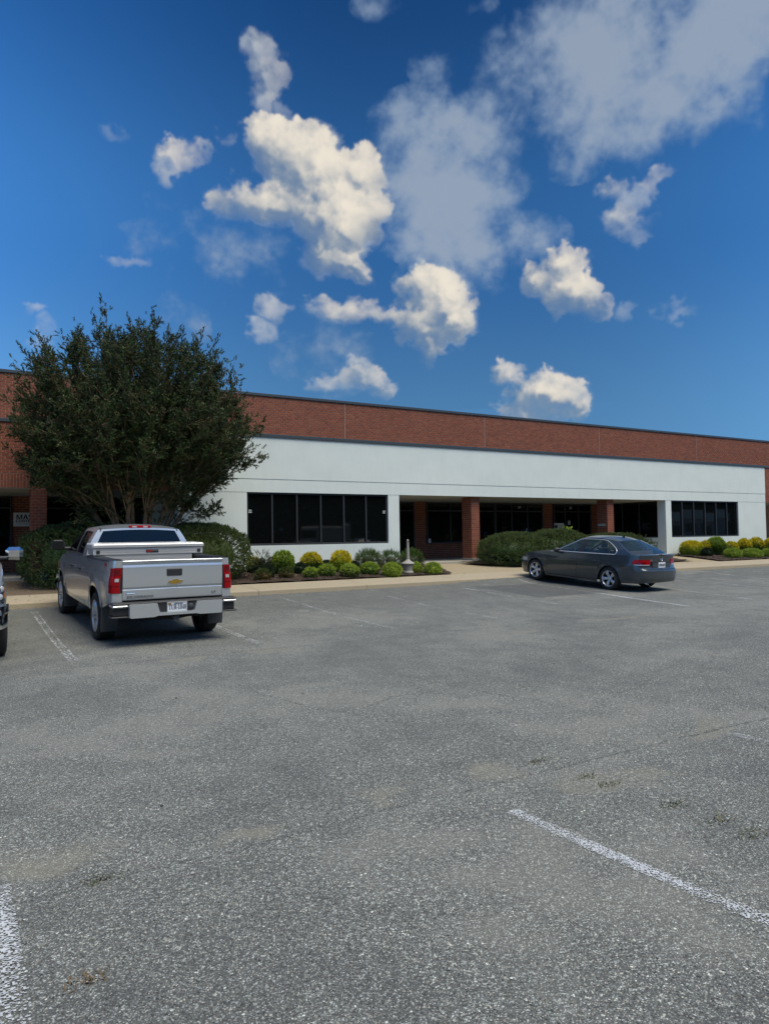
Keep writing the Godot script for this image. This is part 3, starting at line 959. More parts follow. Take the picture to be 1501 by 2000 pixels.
func build_office() -> void:
	var o := thing("office_building", "long one-storey office building of red brick with a white stucco front and dark windows", "building")
	var R := Vector3.RIGHT
	# the tall brick block behind
	var para := obj("parapet_wall", box_mesh(Vector3(-33, 0.0, -14), Vector3(33, 7.17, -3.708)), M.mortar, o)
	var joints := [-18.3, -11.0, -3.69, 3.62, 11.15, 19.03, 26.3]
	running(para, Vector3(0, 0, -3.7), R, -24.0, 31.0, 5.054, 7.168, joints, 0.05)
	for x in joints: obj("movement_joint", box_mesh(Vector3(x - 0.011, 5.09, -3.72), Vector3(x + 0.011, 7.168, -3.699)), M.sealant, o)
	var cop := [-33.0, -23.9, -14.8, -5.7, 3.4, 12.5, 21.6, 30.7, 33.0]
	for i in cop.size() - 1:
		obj("coping", boxes([[Vector3(cop[i] + 0.002, 7.17, -4.1), Vector3(cop[i + 1] - 0.002, 7.275, -3.655)]], 0.008), M.coping_metal, o)
	# the low front: brick to both ends, white stucco between
	for e in [[-33.0, -11.625], [19.165, 33.0]]:
		var fas := obj("brick_fascia", box_mesh(Vector3(e[0], 3.152, -0.5), Vector3(e[1], 5.0, -0.008)), M.mortar, o)
		var a := maxf(e[0], -19.0)
		var b := minf(e[1], 26.0)
		running(fas, Vector3.ZERO, R, a, b, 3.573, 5.0, [], 0.02)
		soldiers(fas, Vector3.ZERO, R, a, b, 3.362, 0.2065)
		soldiers(fas, Vector3.ZERO, R, a, b, 3.155, 0.2065)
		obj("coping", box_mesh(Vector3(e[0], 5.0, -0.4), Vector3(e[1], 5.10, 0.04), 0.008), M.coping_metal, o)
	obj("low_roof", box_mesh(Vector3(-33, 4.9, -3.7), Vector3(33, 4.96, -0.52)), M.coping_metal, o)
	var cap := [-11.64, -6.2, -0.1, 6.0, 12.1, 19.19]
	for i in cap.size() - 1:
		obj("coping", box_mesh(Vector3(cap[i] + 0.0015, 4.98, -0.35), Vector3(cap[i + 1] - 0.0015, 5.09, 0.255), 0.008), M.coping_metal, o)
	obj("stucco_fascia", boxes([[Vector3(-11.615, 3.597, -0.5), Vector3(19.155, 4.98, 0.212)], [Vector3(-11.59, 3.57, -0.45), Vector3(19.13, 3.597, 0.192)], [Vector3(-11.61, 3.155, -0.5), Vector3(19.15, 3.57, 0.204)]]), M.stucco, o)
	obj("stucco_wall", boxes([[Vector3(-11.61, 0.1, -3.7), Vector3(-9.34, 3.155, 0.196)], [Vector3(-9.34, 0.1, -0.2), Vector3(-4.0, 1.40, 0.196)], [Vector3(-4.0, 0.1, -3.7), Vector3(-3.53, 3.155, 0.196)]]), M.stucco, o)
	obj("stucco_wall", boxes([[Vector3(11.2, 0.1, -0.27), Vector3(11.6, 3.155, 0.196)], [Vector3(11.6, 0.1, -0.2), Vector3(16.8, 1.40, 0.196)], [Vector3(16.8, 0.1, -3.7), Vector3(19.15, 3.155, 0.196)], [Vector3(11.2, 0.1, -3.7), Vector3(11.45, 1.40, -0.27)], [Vector3(11.2, 1.40, -3.7), Vector3(11.45, 3.155, -3.45)]]), M.stucco, o)
	obj("room_back", boxes([[Vector3(-9.34, 0.1, -0.6), Vector3(-4.0, 3.3, -0.5)], [Vector3(12.0, 0.1, -0.6), Vector3(16.8, 3.3, -0.5)], [Vector3(11.6, 0.1, -3.7), Vector3(12.0, 3.3, -0.4)]]), M.underbody, o)
	var step := (9.34 - 4.0) / 6.0
	glazing("window", o, -9.34, -4.0, 1.40, 3.155, 0.09, range(1, 6).map(func(k): return -9.34 + step * k))
	step = (16.8 - 11.6) / 6.0
	glazing("window", o, 11.6, 16.8, 1.40, 3.155, 0.09, range(1, 6).map(func(k): return 11.6 + step * k))
	var sw := glazing("window", o, -3.45, -0.27, 1.40, 3.14, 0.0, [-1.39, -2.42])   # in the bay's side wall
	sw.transform = Transform3D(Basis(Vector3(0, 0, 1), Vector3.UP, Vector3(-1, 0, 0)), Vector3(11.28, 0, 0))
	for e in [[-3.53, 11.2], [-33.0, -11.61], [19.15, 33.0]]:
		obj("soffit", box_mesh(Vector3(e[0], 3.14, -3.7), Vector3(e[1], 3.2, -0.02 if e[0] < -20 or e[0] > 15 else -0.3)), M.soffit, o)
	obj("soffit", box_mesh(Vector3(-3.53, 3.146, -0.3), Vector3(11.2, 3.154, 0.19)), M.soffit, o)
	# pillars
	for p in [-0.09, 7.51, -15.63, 23.2]:
		var w := 0.4064
		var d := 0.61
		var pl := obj("pillar", box_mesh(Vector3(p + 0.008, 0.74, -d + 0.008), Vector3(p + w - 0.008, 3.15, -0.008)), M.mortar, o)
		running(pl, Vector3(p, 0, 0), R, 0, w, 0.742, 3.14)
		running(pl, Vector3(p, 0, -d), Vector3(0, 0, 1), 0, d, 0.742, 3.14, [], 0.1016)
		running(pl, Vector3(p + w, 0, 0), Vector3(0, 0, -1), 0, d, 0.742, 3.14, [], 0.1016)
		obj("plinth", box_mesh(Vector3(p - 0.01, 0.62, -d - 0.01), Vector3(p + w + 0.01, 0.742, 0.075), 0.008), M.porch_concrete, o)
	# the wall at the back of the porch
	var back := obj("back_wall", box_mesh(Vector3(-33, 0.6, -3.9), Vector3(33, 3.14, -3.7075)), M.mortar, o)
	for p in [[-0.37, 0.25], [7.08, 7.75], [10.36, 11.2], [-15.9, -15.05]]:
		running(back, Vector3(0, 0, -3.699), R, p[0], p[1], 0.652, 3.14)
	running(back, Vector3(0, 0, -3.699), R, 0.26, 4.1, 0.652, 1.31, [], 0.03)
	running(back, Vector3(0, 0, -3.699), R, -20.0, -15.91, 0.652, 1.07, [], 0.03)
	running(back, Vector3(0, 0, -3.699), R, -15.04, -11.62, 0.652, 1.07, [], 0.03)
	glazing("shopfront", o, -3.53, -0.38, 0.652, 3.138, -3.68, [-2.5, -1.45], [2.75])
	glazing("window", o, 0.26, 4.1, 1.312, 3.138, -3.68, [1.54, 2.82], [2.75])
	glazing("shopfront", o, 4.11, 7.07, 0.652, 3.138, -3.68, [5.1, 6.08], [2.75])
	glazing("shopfront", o, 7.76, 10.35, 0.652, 3.138, -3.68, [8.55, 9.45], [2.75])
	glazing("window", o, -20.0, -15.91, 1.072, 3.138, -3.68, [-18.6, -17.25], [2.75])
	glazing("window", o, -15.04, -11.63, 1.072, 3.138, -3.68, [-13.9, -12.75], [2.75])
	for x in [5.95, 8.68]:
		obj("door_handle", box_mesh(Vector3(x - 0.012, 1.55, -3.6), Vector3(x + 0.012, 1.95, -3.575), 0.006), M.door_metal, o)
	set_bricks()
	# lettering and plates
	for q in [["34", 5.55], ["36", 8.9]]:
		var n := obj("house_number", lettering(q[0], 0.13, 0.006), M.weathered_panel, o)
		n.position = Vector3(q[1], 2.94, -3.62)
	var s := thing("company_sign", "white company sign with a dark square and two printed lines beside the brick pier", "sign", Vector3(8.09, 2.025, -3.615))
	obj("panel", box_mesh(Vector3(-0.32, -0.155, -0.006), Vector3(0.32, 0.155, 0.006), 0.003), M.sign_white, s)
	obj("logo_square", box_mesh(Vector3(-0.30, -0.085, 0.006), Vector3(-0.11, 0.075, 0.009)), M.print_black, s)
	for k in 2: obj("print_line", box_mesh(Vector3(-0.06, 0.02 - 0.06 * k, 0.006), Vector3(0.25 - 0.08 * k, 0.042 - 0.06 * k, 0.008)), M.weathered_panel, s)
	s = thing("door_notice", "small grey notice taped to the dark glass door behind the hedge", "notice", Vector3(8.78, 2.2, -3.615))
	obj("sheet", box_mesh(Vector3(-0.09, -0.1, -0.002), Vector3(0.09, 0.1, 0.002)), M.weathered_panel, s)
	s = thing("contractor_sign", "white contractor sign with bold black lettering half hidden by the brick pillar", "sign", Vector3(-15.44, 2.375, -3.64))
	obj("panel", box_mesh(Vector3(-0.43, -0.225, -0.006), Vector3(0.43, 0.225, 0.006), 0.003), M.sign_white, s)
	var l := obj("lettering", lettering("MAS", 0.15, 0.004, "Droid Sans", true, 1.12), M.print_black, s)
	l.position = Vector3(-0.12, 0.075, 0.008)
	l = obj("lettering", lettering("CONTRAC", 0.085, 0.004, "Droid Sans", true, 1.1), M.print_black, s)
	l.position = Vector3(-0.07, -0.055, 0.008)
	for k in 2: obj("print_line", box_mesh(Vector3(-0.37, -0.13 - 0.045 * k, 0.006), Vector3(0.37, -0.118 - 0.045 * k, 0.008)), M.weathered_panel, s)
	s = thing("address_plaque", "narrow grey-green plaque fixed to the side of the brick pillar behind the grey sedan", "plaque", Vector3(7.492, 2.02, -0.33))
	obj("plate", box_mesh(Vector3(-0.008, -0.05, -0.22), Vector3(0.004, 0.05, 0.22), 0.003), M.plaque, s)
	s = thing("electric_box", "small white socket box on the sill of the porch window", "socket box", Vector3(0.36, 1.43, -3.6))
	obj("cover", box_mesh(Vector3(-0.06, -0.09, -0.02), Vector3(0.06, 0.09, 0.02), 0.01), M.decal_white, s)
	obj("outlet", box_mesh(Vector3(-0.025, -0.035, 0.02), Vector3(0.025, 0.035, 0.024)), M.weathered_panel, s)
	for q in [[-9.20, 2.53, "left end of the long window beside the round hedge"], [-4.12, 2.53, "right end of the long window beside the porch opening"]]:
		s = thing("suite_sticker", "small white number sticker at the " + q[2], "sticker", Vector3(q[0], q[1], 0.1))
		var b := MB.new()   # the digits 5 and 0, turned on their side
		for e in [[-0.05, 0.035, 0.05, 0.05], [-0.05, -0.0, -0.035, 0.05], [0.035, 0.0, 0.05, 0.05], [-0.035, 0.0, 0.035, 0.014], [-0.05, -0.05, -0.005, -0.036], [-0.05, -0.036, -0.036, -0.012], [0.008, -0.05, 0.05, -0.036], [0.036, -0.036, 0.05, -0.014], [-0.008, -0.05, 0.006, -0.014]]:
			b.box(Vector3(e[0], e[1], -0.001), Vector3(e[2], e[3], 0.001))
		obj("digits", b.done(), M.decal_white, s)

# what stands on the other side of the lot, behind the camera, and shows in the windows
func build_opposite_side() -> void:
	var w := thing("warehouse", "low grey warehouse with a pale fascia band across the lot behind the viewer", "building", Vector3(92.0, 0.6, 62.0), 0.0)
	obj("wall", box_mesh(Vector3(-16, -0.6, 0), Vector3(16, 3.4, 14)), M.weathered_panel, w)
	obj("fascia", box_mesh(Vector3(-16.2, 3.4, -0.4), Vector3(16.2, 5.0, 14.2), 0.03), M.stucco, w)
	for k in 6: obj("window", box_mesh(Vector3(-13.5 + 4.6 * k, 0.9, -0.03), Vector3(-10.5 + 4.6 * k, 2.6, -0.005)), M.dark_glass, w)
	var v := thing("parked_van", "cream box van parked across the lot behind the viewer", "van", Vector3(9.6, ground_y(9.6, 33.0), 33.0), 1.15)
	obj("body", box_mesh(Vector3(-1.0, 0.45, -2.2), Vector3(1.0, 2.35, 2.6), 0.14), M.cream_paint, v)
	obj("hood", box_mesh(Vector3(-0.9, 0.45, -3.0), Vector3(0.9, 1.15, -2.15), 0.12), M.cream_paint, v)
	obj("windshield", box_mesh(Vector3(-0.8, 1.35, -2.225), Vector3(0.8, 2.0, -2.19), 0.01), M.tinted_glass, v)
	for x in [-0.9, 0.9]:
		for z in [-1.9, 1.7]:
			var b := MB.new()
			b.lathe([Vector2(0.0, -0.1), Vector2(0.3, -0.1), Vector2(0.34, -0.05), Vector2(0.34, 0.05), Vector2(0.3, 0.1), Vector2(0.0, 0.1)], 20, Transform3D(Basis(Vector3.BACK, PI / 2), Vector3(x, 0.34, z)))
			obj("wheel", b.done(), M.tyre_rubber, v)

# ------------------------------------------------------------------ plants
func leaf(b: MB, at: Vector3, dir: Vector3, up: Vector3, length: float, width: float) -> void:
	var s := dir.cross(up).normalized() * width / 2
	var m := at + dir * length * 0.45
	var l := up.normalized() * width * 0.22
	var tip := at + dir * length - l * 0.6
	b.tri(at, m + s + l, tip)
	b.tri(at, tip, m - s + l)

# a twig end with leaves along it, pointing up its own y
func sprig(seed_: int, count: int, stem: float, length: float, width: float, spread := 0.9) -> ArrayMesh:
	var r := RandomNumberGenerator.new()
	r.seed = seed_
	var b := MB.new()
	for i in count:
		var t := (i + 0.5) / count
		var a := i * 2.4 + r.randf_range(-0.5, 0.5)
		var out := Vector3(cos(a), 0, sin(a))
		var tilt := r.randf_range(0.25, 1.0) * spread
		var dir := (out * sin(tilt) + Vector3.UP * cos(tilt)).normalized()
		var up := (Vector3.UP * sin(tilt) - out * cos(tilt) + Vector3(r.randf_range(-0.4, 0.4), 0, r.randf_range(-0.4, 0.4))).normalized()
		leaf(b, Vector3.UP * stem * t + out * 0.004, dir, up, length * r.randf_range(0.7, 1.15), width * r.randf_range(0.8, 1.15))
	return b.done()

func scatter(called: String, mesh: Mesh, m: Material, where: Array, tints: Array, parent: Node = null) -> MultiMeshInstance3D:
	var mm := MultiMesh.new()
	mm.transform_format = MultiMesh.TRANSFORM_3D
	mm.use_colors = true
	mm.mesh = mesh
	mm.instance_count = where.size()
	for i in where.size():
		mm.set_instance_transform(i, where[i])
		mm.set_instance_color(i, tints[i])
	var o := MultiMeshInstance3D.new()
	o.multimesh = mm
	o.material_override = m
	o.set_meta("kind", "stuff")
	o.name = called if parent else numbered(called)
	if parent: parent.add_child(o, true)
	else: add_child(o)
	return o

func aim(at: Vector3, dir: Vector3, size: float, roll: float) -> Transform3D:
	var y := dir.normalized()
	var x := y.cross(Vector3(0.3, 0.1, 0.95)).normalized()
	var z := x.cross(y)
	return Transform3D(Basis(x * size, y * size, z * size) * Basis(Vector3.UP, roll), at)

func pick(r: RandomNumberGenerator, from: Array) -> Color:
	var c: Color = from[r.randi_range(0, from.size() - 1)]
	var k := r.randf_range(0.72, 1.25)
	return Color(c.r * k, c.g * k, c.b * k)

var twig_shapes := []

# a clipped or mounded bush: radii, height, squareness of its outline (2 round, 4 boxy)
func bush(called: String, label: String, category: String, group: String, at: Vector3, rx: float, h: float, rz: float, power: float, colors: Array, tips: Array, density: float, shape: Mesh, size: float, loose: float, seed_: int, undercut := 0.0) -> Node3D:
	var o := thing(called, label, category, at, 0.0, group)
	var r := RandomNumberGenerator.new()
	r.seed = seed_
	var f := FastNoiseLite.new()
	f.seed = seed_; f.frequency = 1.6 / maxf(rx, 0.3); f.fractal_octaves = 3
	var surf := func(d: Vector3) -> Vector3:   # the outline in direction d, from a centre at 45 per cent of the height
		var q := Vector3(d.x / rx, d.y / (h * 0.55 if d.y > 0 else h * 0.45), d.z / rz)
		var k := pow(pow(absf(q.x), power) + pow(absf(q.y), power) + pow(absf(q.z), power), -1.0 / power)
		if d.y < 0: k *= 1.0 - undercut * (-d.y)
		return d * k * (1.0 + 0.09 * f.get_noise_3dv(d * rx * 1.5))
	var mid := Vector3(0, h * 0.45, 0)
	var b := MB.new()
	b.tinted = true
	b.tint = colors[0]
	var rows := []
	for i in 13:
		var la := lerpf(-PI / 2, PI / 2, i / 12.0)
		var row := []
		for j in 21:
			var lo := TAU * j / 20.0
			row.append(mid + surf.call(Vector3(cos(la) * cos(lo), sin(la), cos(la) * sin(lo)).normalized()) * 0.70)
		rows.append(row)
	b.grid(rows, true)
	obj("inner_leaves", b.done(), M.leaf, o)
	var area := 4.0 * PI * pow((pow(rx * rz, 1.6) + pow(rx * h * 0.5, 1.6) + pow(rz * h * 0.5, 1.6)) / 3.0, 1 / 1.6)
	var where := []
	var tints := []
	for i in int(area * density):
		var d := Vector3(r.randfn(), r.randfn(), r.randfn()).normalized()
		if d.y < -0.75: continue
		var p: Vector3 = surf.call(d)
		var depth := r.randf()
		var k := 1.0 - 0.16 * depth * depth + loose * maxf(0.0, r.randfn()) * 0.08
		var nrm := Vector3(p.x / (rx * rx), p.y / (h * h * 0.25), p.z / (rz * rz)).normalized()
		var dir := (nrm + Vector3(r.randfn(), r.randfn() + 0.5, r.randfn()) * 0.45).normalized()
		where.append(aim(mid + p * k, dir, size * r.randf_range(0.7, 1.3), r.randf() * TAU))
		var tipped := d.y + 0.35 * f.get_noise_3dv(d * rx * 3.0) + r.randf_range(-0.3, 0.3) > 0.12
		tints.append(pick(r, tips if tips and tipped else colors))
	scatter("foliage", shape, M.leaf, where, tints, o)
	return o

func build_plants() -> void:
	var broad := sprig(1, 12, 0.13, 0.05, 0.026)
	var small := sprig(2, 14, 0.07, 0.03, 0.017)
	var feather := sprig(3, 18, 0.11, 0.06, 0.020, 0.7)
	var needle := sprig(4, 16, 0.24, 0.11, 0.010, 0.4)
	var holly := [Color(0.060, 0.103, 0.028), Color(0.046, 0.080, 0.023), Color(0.092, 0.140, 0.045), Color(0.066, 0.092, 0.026)]
	var olive := [Color(0.094, 0.130, 0.030), Color(0.072, 0.102, 0.024), Color(0.130, 0.168, 0.046), Color(0.058, 0.084, 0.021)]
	var dark := [Color(0.022, 0.042, 0.016), Color(0.030, 0.050, 0.020), Color(0.018, 0.034, 0.013)]
	var lime := [Color(0.34, 0.45, 0.048), Color(0.26, 0.36, 0.040), Color(0.42, 0.52, 0.075), Color(0.19, 0.27, 0.034)]
	var green := [Color(0.085, 0.155, 0.024), Color(0.062, 0.115, 0.020), Color(0.12, 0.195, 0.034)]
	var gold := [Color(0.76, 0.63, 0.022), Color(0.64, 0.56, 0.022), Color(0.82, 0.68, 0.045), Color(0.46, 0.46, 0.028)]
	var brown := [Color(0.125, 0.085, 0.030), Color(0.10, 0.090, 0.026), Color(0.145, 0.11, 0.045)]
	var grey := [Color(0.070, 0.085, 0.040), Color(0.055, 0.070, 0.030), Color(0.10, 0.10, 0.055), Color(0.08, 0.06, 0.04)]

	# clipped hedges
	bush("clipped_hedge", "long dark clipped hedge beside the silver pickup, in front of the brick pillar", "hedge", "clipped hedges", Vector3(-14.4, 0.42, 1.75), 1.62, 1.62, 1.25, 3.4, holly, [], 620, small, 1.0, 0.0, 201)
	bush("clipped_hedge", "large rounded clipped hedge behind the pickup's right side, against the white wall", "hedge", "clipped hedges", Vector3(-11.45, 0.44, 1.85), 1.50, 1.60, 1.30, 2.5, olive, [], 640, small, 1.0, 0.0, 202)
	bush("loose_hedge", "broad mounded hedge right of the middle brick pillar, in front of the grey sedan", "hedge", "mounded hedges by the porch", Vector3(0.80, 0.47, 1.45), 1.36, 1.16, 1.1, 2.4, holly, olive, 520, small, 1.2, 0.5, 203)
	bush("loose_hedge", "mounded hedge behind the grey sedan's hood, second from the middle pillar", "hedge", "mounded hedges by the porch", Vector3(3.05, 0.47, 1.35), 1.35, 1.26, 1.1, 2.4, holly, olive, 500, small, 1.2, 0.5, 204)
	bush("loose_hedge", "low mounded hedge showing above the grey sedan's roof", "hedge", "mounded hedges by the porch", Vector3(6.2, 0.47, 1.3), 2.25, 1.06, 1.1, 2.6, holly, olive, 400, small, 1.25, 0.5, 205)
	var p := thing("leafy_plant", "pale green shoots sticking up behind the mounded hedges", "plant", Vector3(4.6, 0.47, 0.45))
	var wh := []
	var ti := []
	for i in 34:
		var a := rng.randf() * TAU
		wh.append(aim(Vector3(rng.randfn(0, 0.12), rng.randf_range(0.9, 1.35), rng.randfn(0, 0.1)), Vector3(cos(a) * 0.6, 1.0, sin(a) * 0.4), 1.6, a))
		ti.append(pick(rng, lime))
	scatter("foliage", broad, M.leaf, wh, ti, p)
	var sb := MB.new()
	for i in 5: sb.tube([Vector3(0, -0.05, 0), Vector3(rng.randf_range(-0.08, 0.08), 0.6, 0), Vector3(rng.randf_range(-0.2, 0.2), 1.25, rng.randf_range(-0.1, 0.1))], [0.012, 0.009, 0.004], 5)
	obj("stem", sb.done(), M.bark, p)

	# [kind, x, z, width, height, label]
	var beds := [
		["gold", -9.45, 1.07, 0.40, 0.56, "stubby yellow shrub squeezed between the round hedge and the spiky shrub"], ["spike", -9.31, 1.44, 0.49, 0.82, "spiky dark green upright shrub under the left end of the long window"],
		["dark", -9.60, 2.52, 0.47, 0.45, "low dark shrub at the foot of the spiky upright shrub"], ["brown", -9.88, 2.96, 0.50, 0.34, "low brownish shrub at the hedge end of the bed, nearest the kerb"],
		["greenglobe", -8.73, 1.67, 0.68, 0.76, "bright green globe shrub, first globe under the long window"], ["brown", -9.06, 2.73, 0.45, 0.32, "low brownish green shrub in front of the bright green globe"],
		["dark", -8.22, 1.87, 0.51, 0.38, "dark green low globe between the green globe and the first golden globe"], ["gold", -7.45, 1.01, 0.67, 0.62, "golden globe shrub under the middle of the long window, the one nearer the pickup"],
		["olive", -8.34, 2.88, 0.47, 0.34, "small olive mound in front of the first golden globe"], ["green", -7.71, 2.68, 0.56, 0.39, "green mound in front row between the two golden globes"],
		["dark", -6.86, 0.95, 0.51, 0.34, "dark shrub against the wall between the two golden globes"], ["goldtop", -6.76, 1.78, 0.63, 0.73, "golden topped globe shrub with green base, the one nearer the porch"],
		["olive", -7.19, 3.19, 0.59, 0.43, "olive mound at the kerb in front of the golden topped globe"], ["dark", -5.85, 0.95, 0.34, 0.30, "small dark shrub against the wall right of the golden topped globe"],
		["wild", -5.28, 0.93, 0.79, 0.67, "shaggy grey-green shrub, first of three along the wall's right end"], ["green", -6.27, 2.79, 0.63, 0.42, "green mound in front of the first shaggy shrub"],
		["wild", -4.32, 0.85, 0.65, 0.60, "shaggy grey-green shrub, middle one of three beside the porch column"], ["wild", -3.50, 0.95, 0.72, 0.61, "shaggy grey-green shrub directly behind the ash urn's neck"],
		["lime", -5.78, 3.35, 0.60, 0.44, "lime green mound just left of the ash urn"], ["lime", -4.54, 2.81, 0.40, 0.38, "small lime green mound just right of the ash urn"], ["lime", -4.17, 3.25, 0.56, 0.38, "lime green mound at the pointed right end of the bed"],
		["goldtop", 11.95, 0.95, 0.96, 0.68, "wide green and gold shrub at the white corner column, first in the far bed"], ["gold", 13.02, 0.95, 0.68, 0.68, "golden shrub second in the back row of the far bed"], ["dark", 12.07, 1.68, 0.54, 0.42, "low dark shrub in front of the far bed's first golden shrub"],
		["greenglobe", 13.41, 1.22, 0.85, 0.86, "tallest bright green globe in the far bed under the second window"], ["gold", 14.84, 1.05, 0.62, 0.62, "golden shrub just right of the far bed's green globe"], ["lime", 12.47, 2.68, 0.76, 0.46, "lime mound in the far bed's front row, nearest the sedan"],
		["gold", 16.03, 0.95, 0.66, 0.74, "golden shrub below the right end of the second window"], ["lime", 13.68, 2.80, 0.96, 0.42, "wide lime mound in the middle of the far bed's front row"], ["gold", 16.95, 0.99, 0.69, 0.79, "golden shrub in front of the white wall's end pier"],
		["goldtop", 17.9, 1.20, 0.65, 0.77, "last golden shrub of the far bed at the picture's right edge"], ["lime", 14.85, 2.89, 0.66, 0.40, "lime mound at the picture's right edge, front row"],
	]
	var k := 0
	for s in beds:
		k += 1
		var at := Vector3(s[1], bed_y(s[2]) + 0.0, s[2])
		var rx: float = maxf(s[3] * 0.5 - 0.045, 0.13)
		var h: float = s[4] * 0.97 - 0.05
		match s[0]:
			"gold": bush("golden_shrub", s[5], "shrub", "shrubs in the beds", at, rx, h, rx, 2.3, green, gold, 1900, feather, 0.55, 0.6, 300 + k)
			"goldtop": bush("golden_shrub", s[5], "shrub", "shrubs in the beds", at, rx, h, rx, 2.5, lime, gold, 1900, feather, 0.55, 0.6, 300 + k)
			"greenglobe": bush("green_shrub", s[5], "shrub", "shrubs in the beds", at, rx, h, rx, 2.4, green, lime, 1900, feather, 0.55, 0.6, 300 + k)
			"green": bush("green_shrub", s[5], "shrub", "shrubs in the beds", at, rx, h, rx, 2.1, green, lime, 1900, small, 0.75, 0.7, 300 + k)
			"lime": bush("lime_shrub", s[5], "shrub", "shrubs in the beds", at, rx, h, rx, 2.1, lime, lime, 1900, small, 0.8, 0.7, 300 + k)
			"olive": bush("olive_shrub", s[5], "shrub", "shrubs in the beds", at, rx, h, rx, 2.1, olive, lime, 1900, small, 0.75, 0.7, 300 + k)
			"dark": bush("dark_shrub", s[5], "shrub", "shrubs in the beds", at, rx, h, rx, 2.1, dark, [], 1800, small, 0.75, 0.6, 300 + k)
			"brown": bush("brown_shrub", s[5], "shrub", "shrubs in the beds", at, rx, h, rx, 2.1, brown, olive, 1100, feather, 0.55, 1.0, 300 + k)
			"wild": bush("shaggy_shrub", s[5], "shrub", "shrubs in the beds", at, rx * 0.92, h * 0.86, rx * 0.9, 2.2, grey, green, 900, needle, 0.6, 1.3, 300 + k)
			"spike": bush("spiky_shrub", s[5], "shrub", "shrubs in the beds", at, rx * 0.8, h * 0.85, rx * 0.7, 2.4, dark, grey, 900, needle, 0.62, 1.3, 300 + k)

	crape_myrtle()
	# the wood behind the viewer
	var r := RandomNumberGenerator.new()
	r.seed = 77
	var big := sprig(6, 12, 0.6, 0.55, 0.34)
	for i in 44:
		var x := -50.0 + 4.8 * i + r.randf_range(-1, 1)
		var z := r.randf_range(47.0, 52.0) if x < 70.0 else r.randf_range(80.0, 86.0)
		var hh := r.randf_range(9.0, 13.0)
		var t := thing("wood_tree", "dark broadleaf tree in the row across the lot behind the viewer", "tree", Vector3(x, ground_y(x, z) - 0.1, z), 0.0, "trees across the lot")
		var b := MB.new()
		b.tube([Vector3.ZERO, Vector3(0.1, hh * 0.4, 0), Vector3(0, hh * 0.8, 0.1)], [0.24, 0.17, 0.05], 7)
		obj("trunk", b.done(), M.bark, t)
		var where := []
		var tints := []
		for q in 420:
			var d := Vector3(r.randfn(), r.randfn(), r.randfn()).normalized() * pow(r.randf(), 0.4)
			where.append(aim(Vector3(d.x * 3.3, hh * 0.54 + d.y * hh * 0.46, d.z * 2.6), d + Vector3(0, 0.4, 0), r.randf_range(1.2, 1.9), r.randf() * TAU))
			tints.append(pick(r, holly))
		scatter("crown", big, M.leaf, where, tints, t)

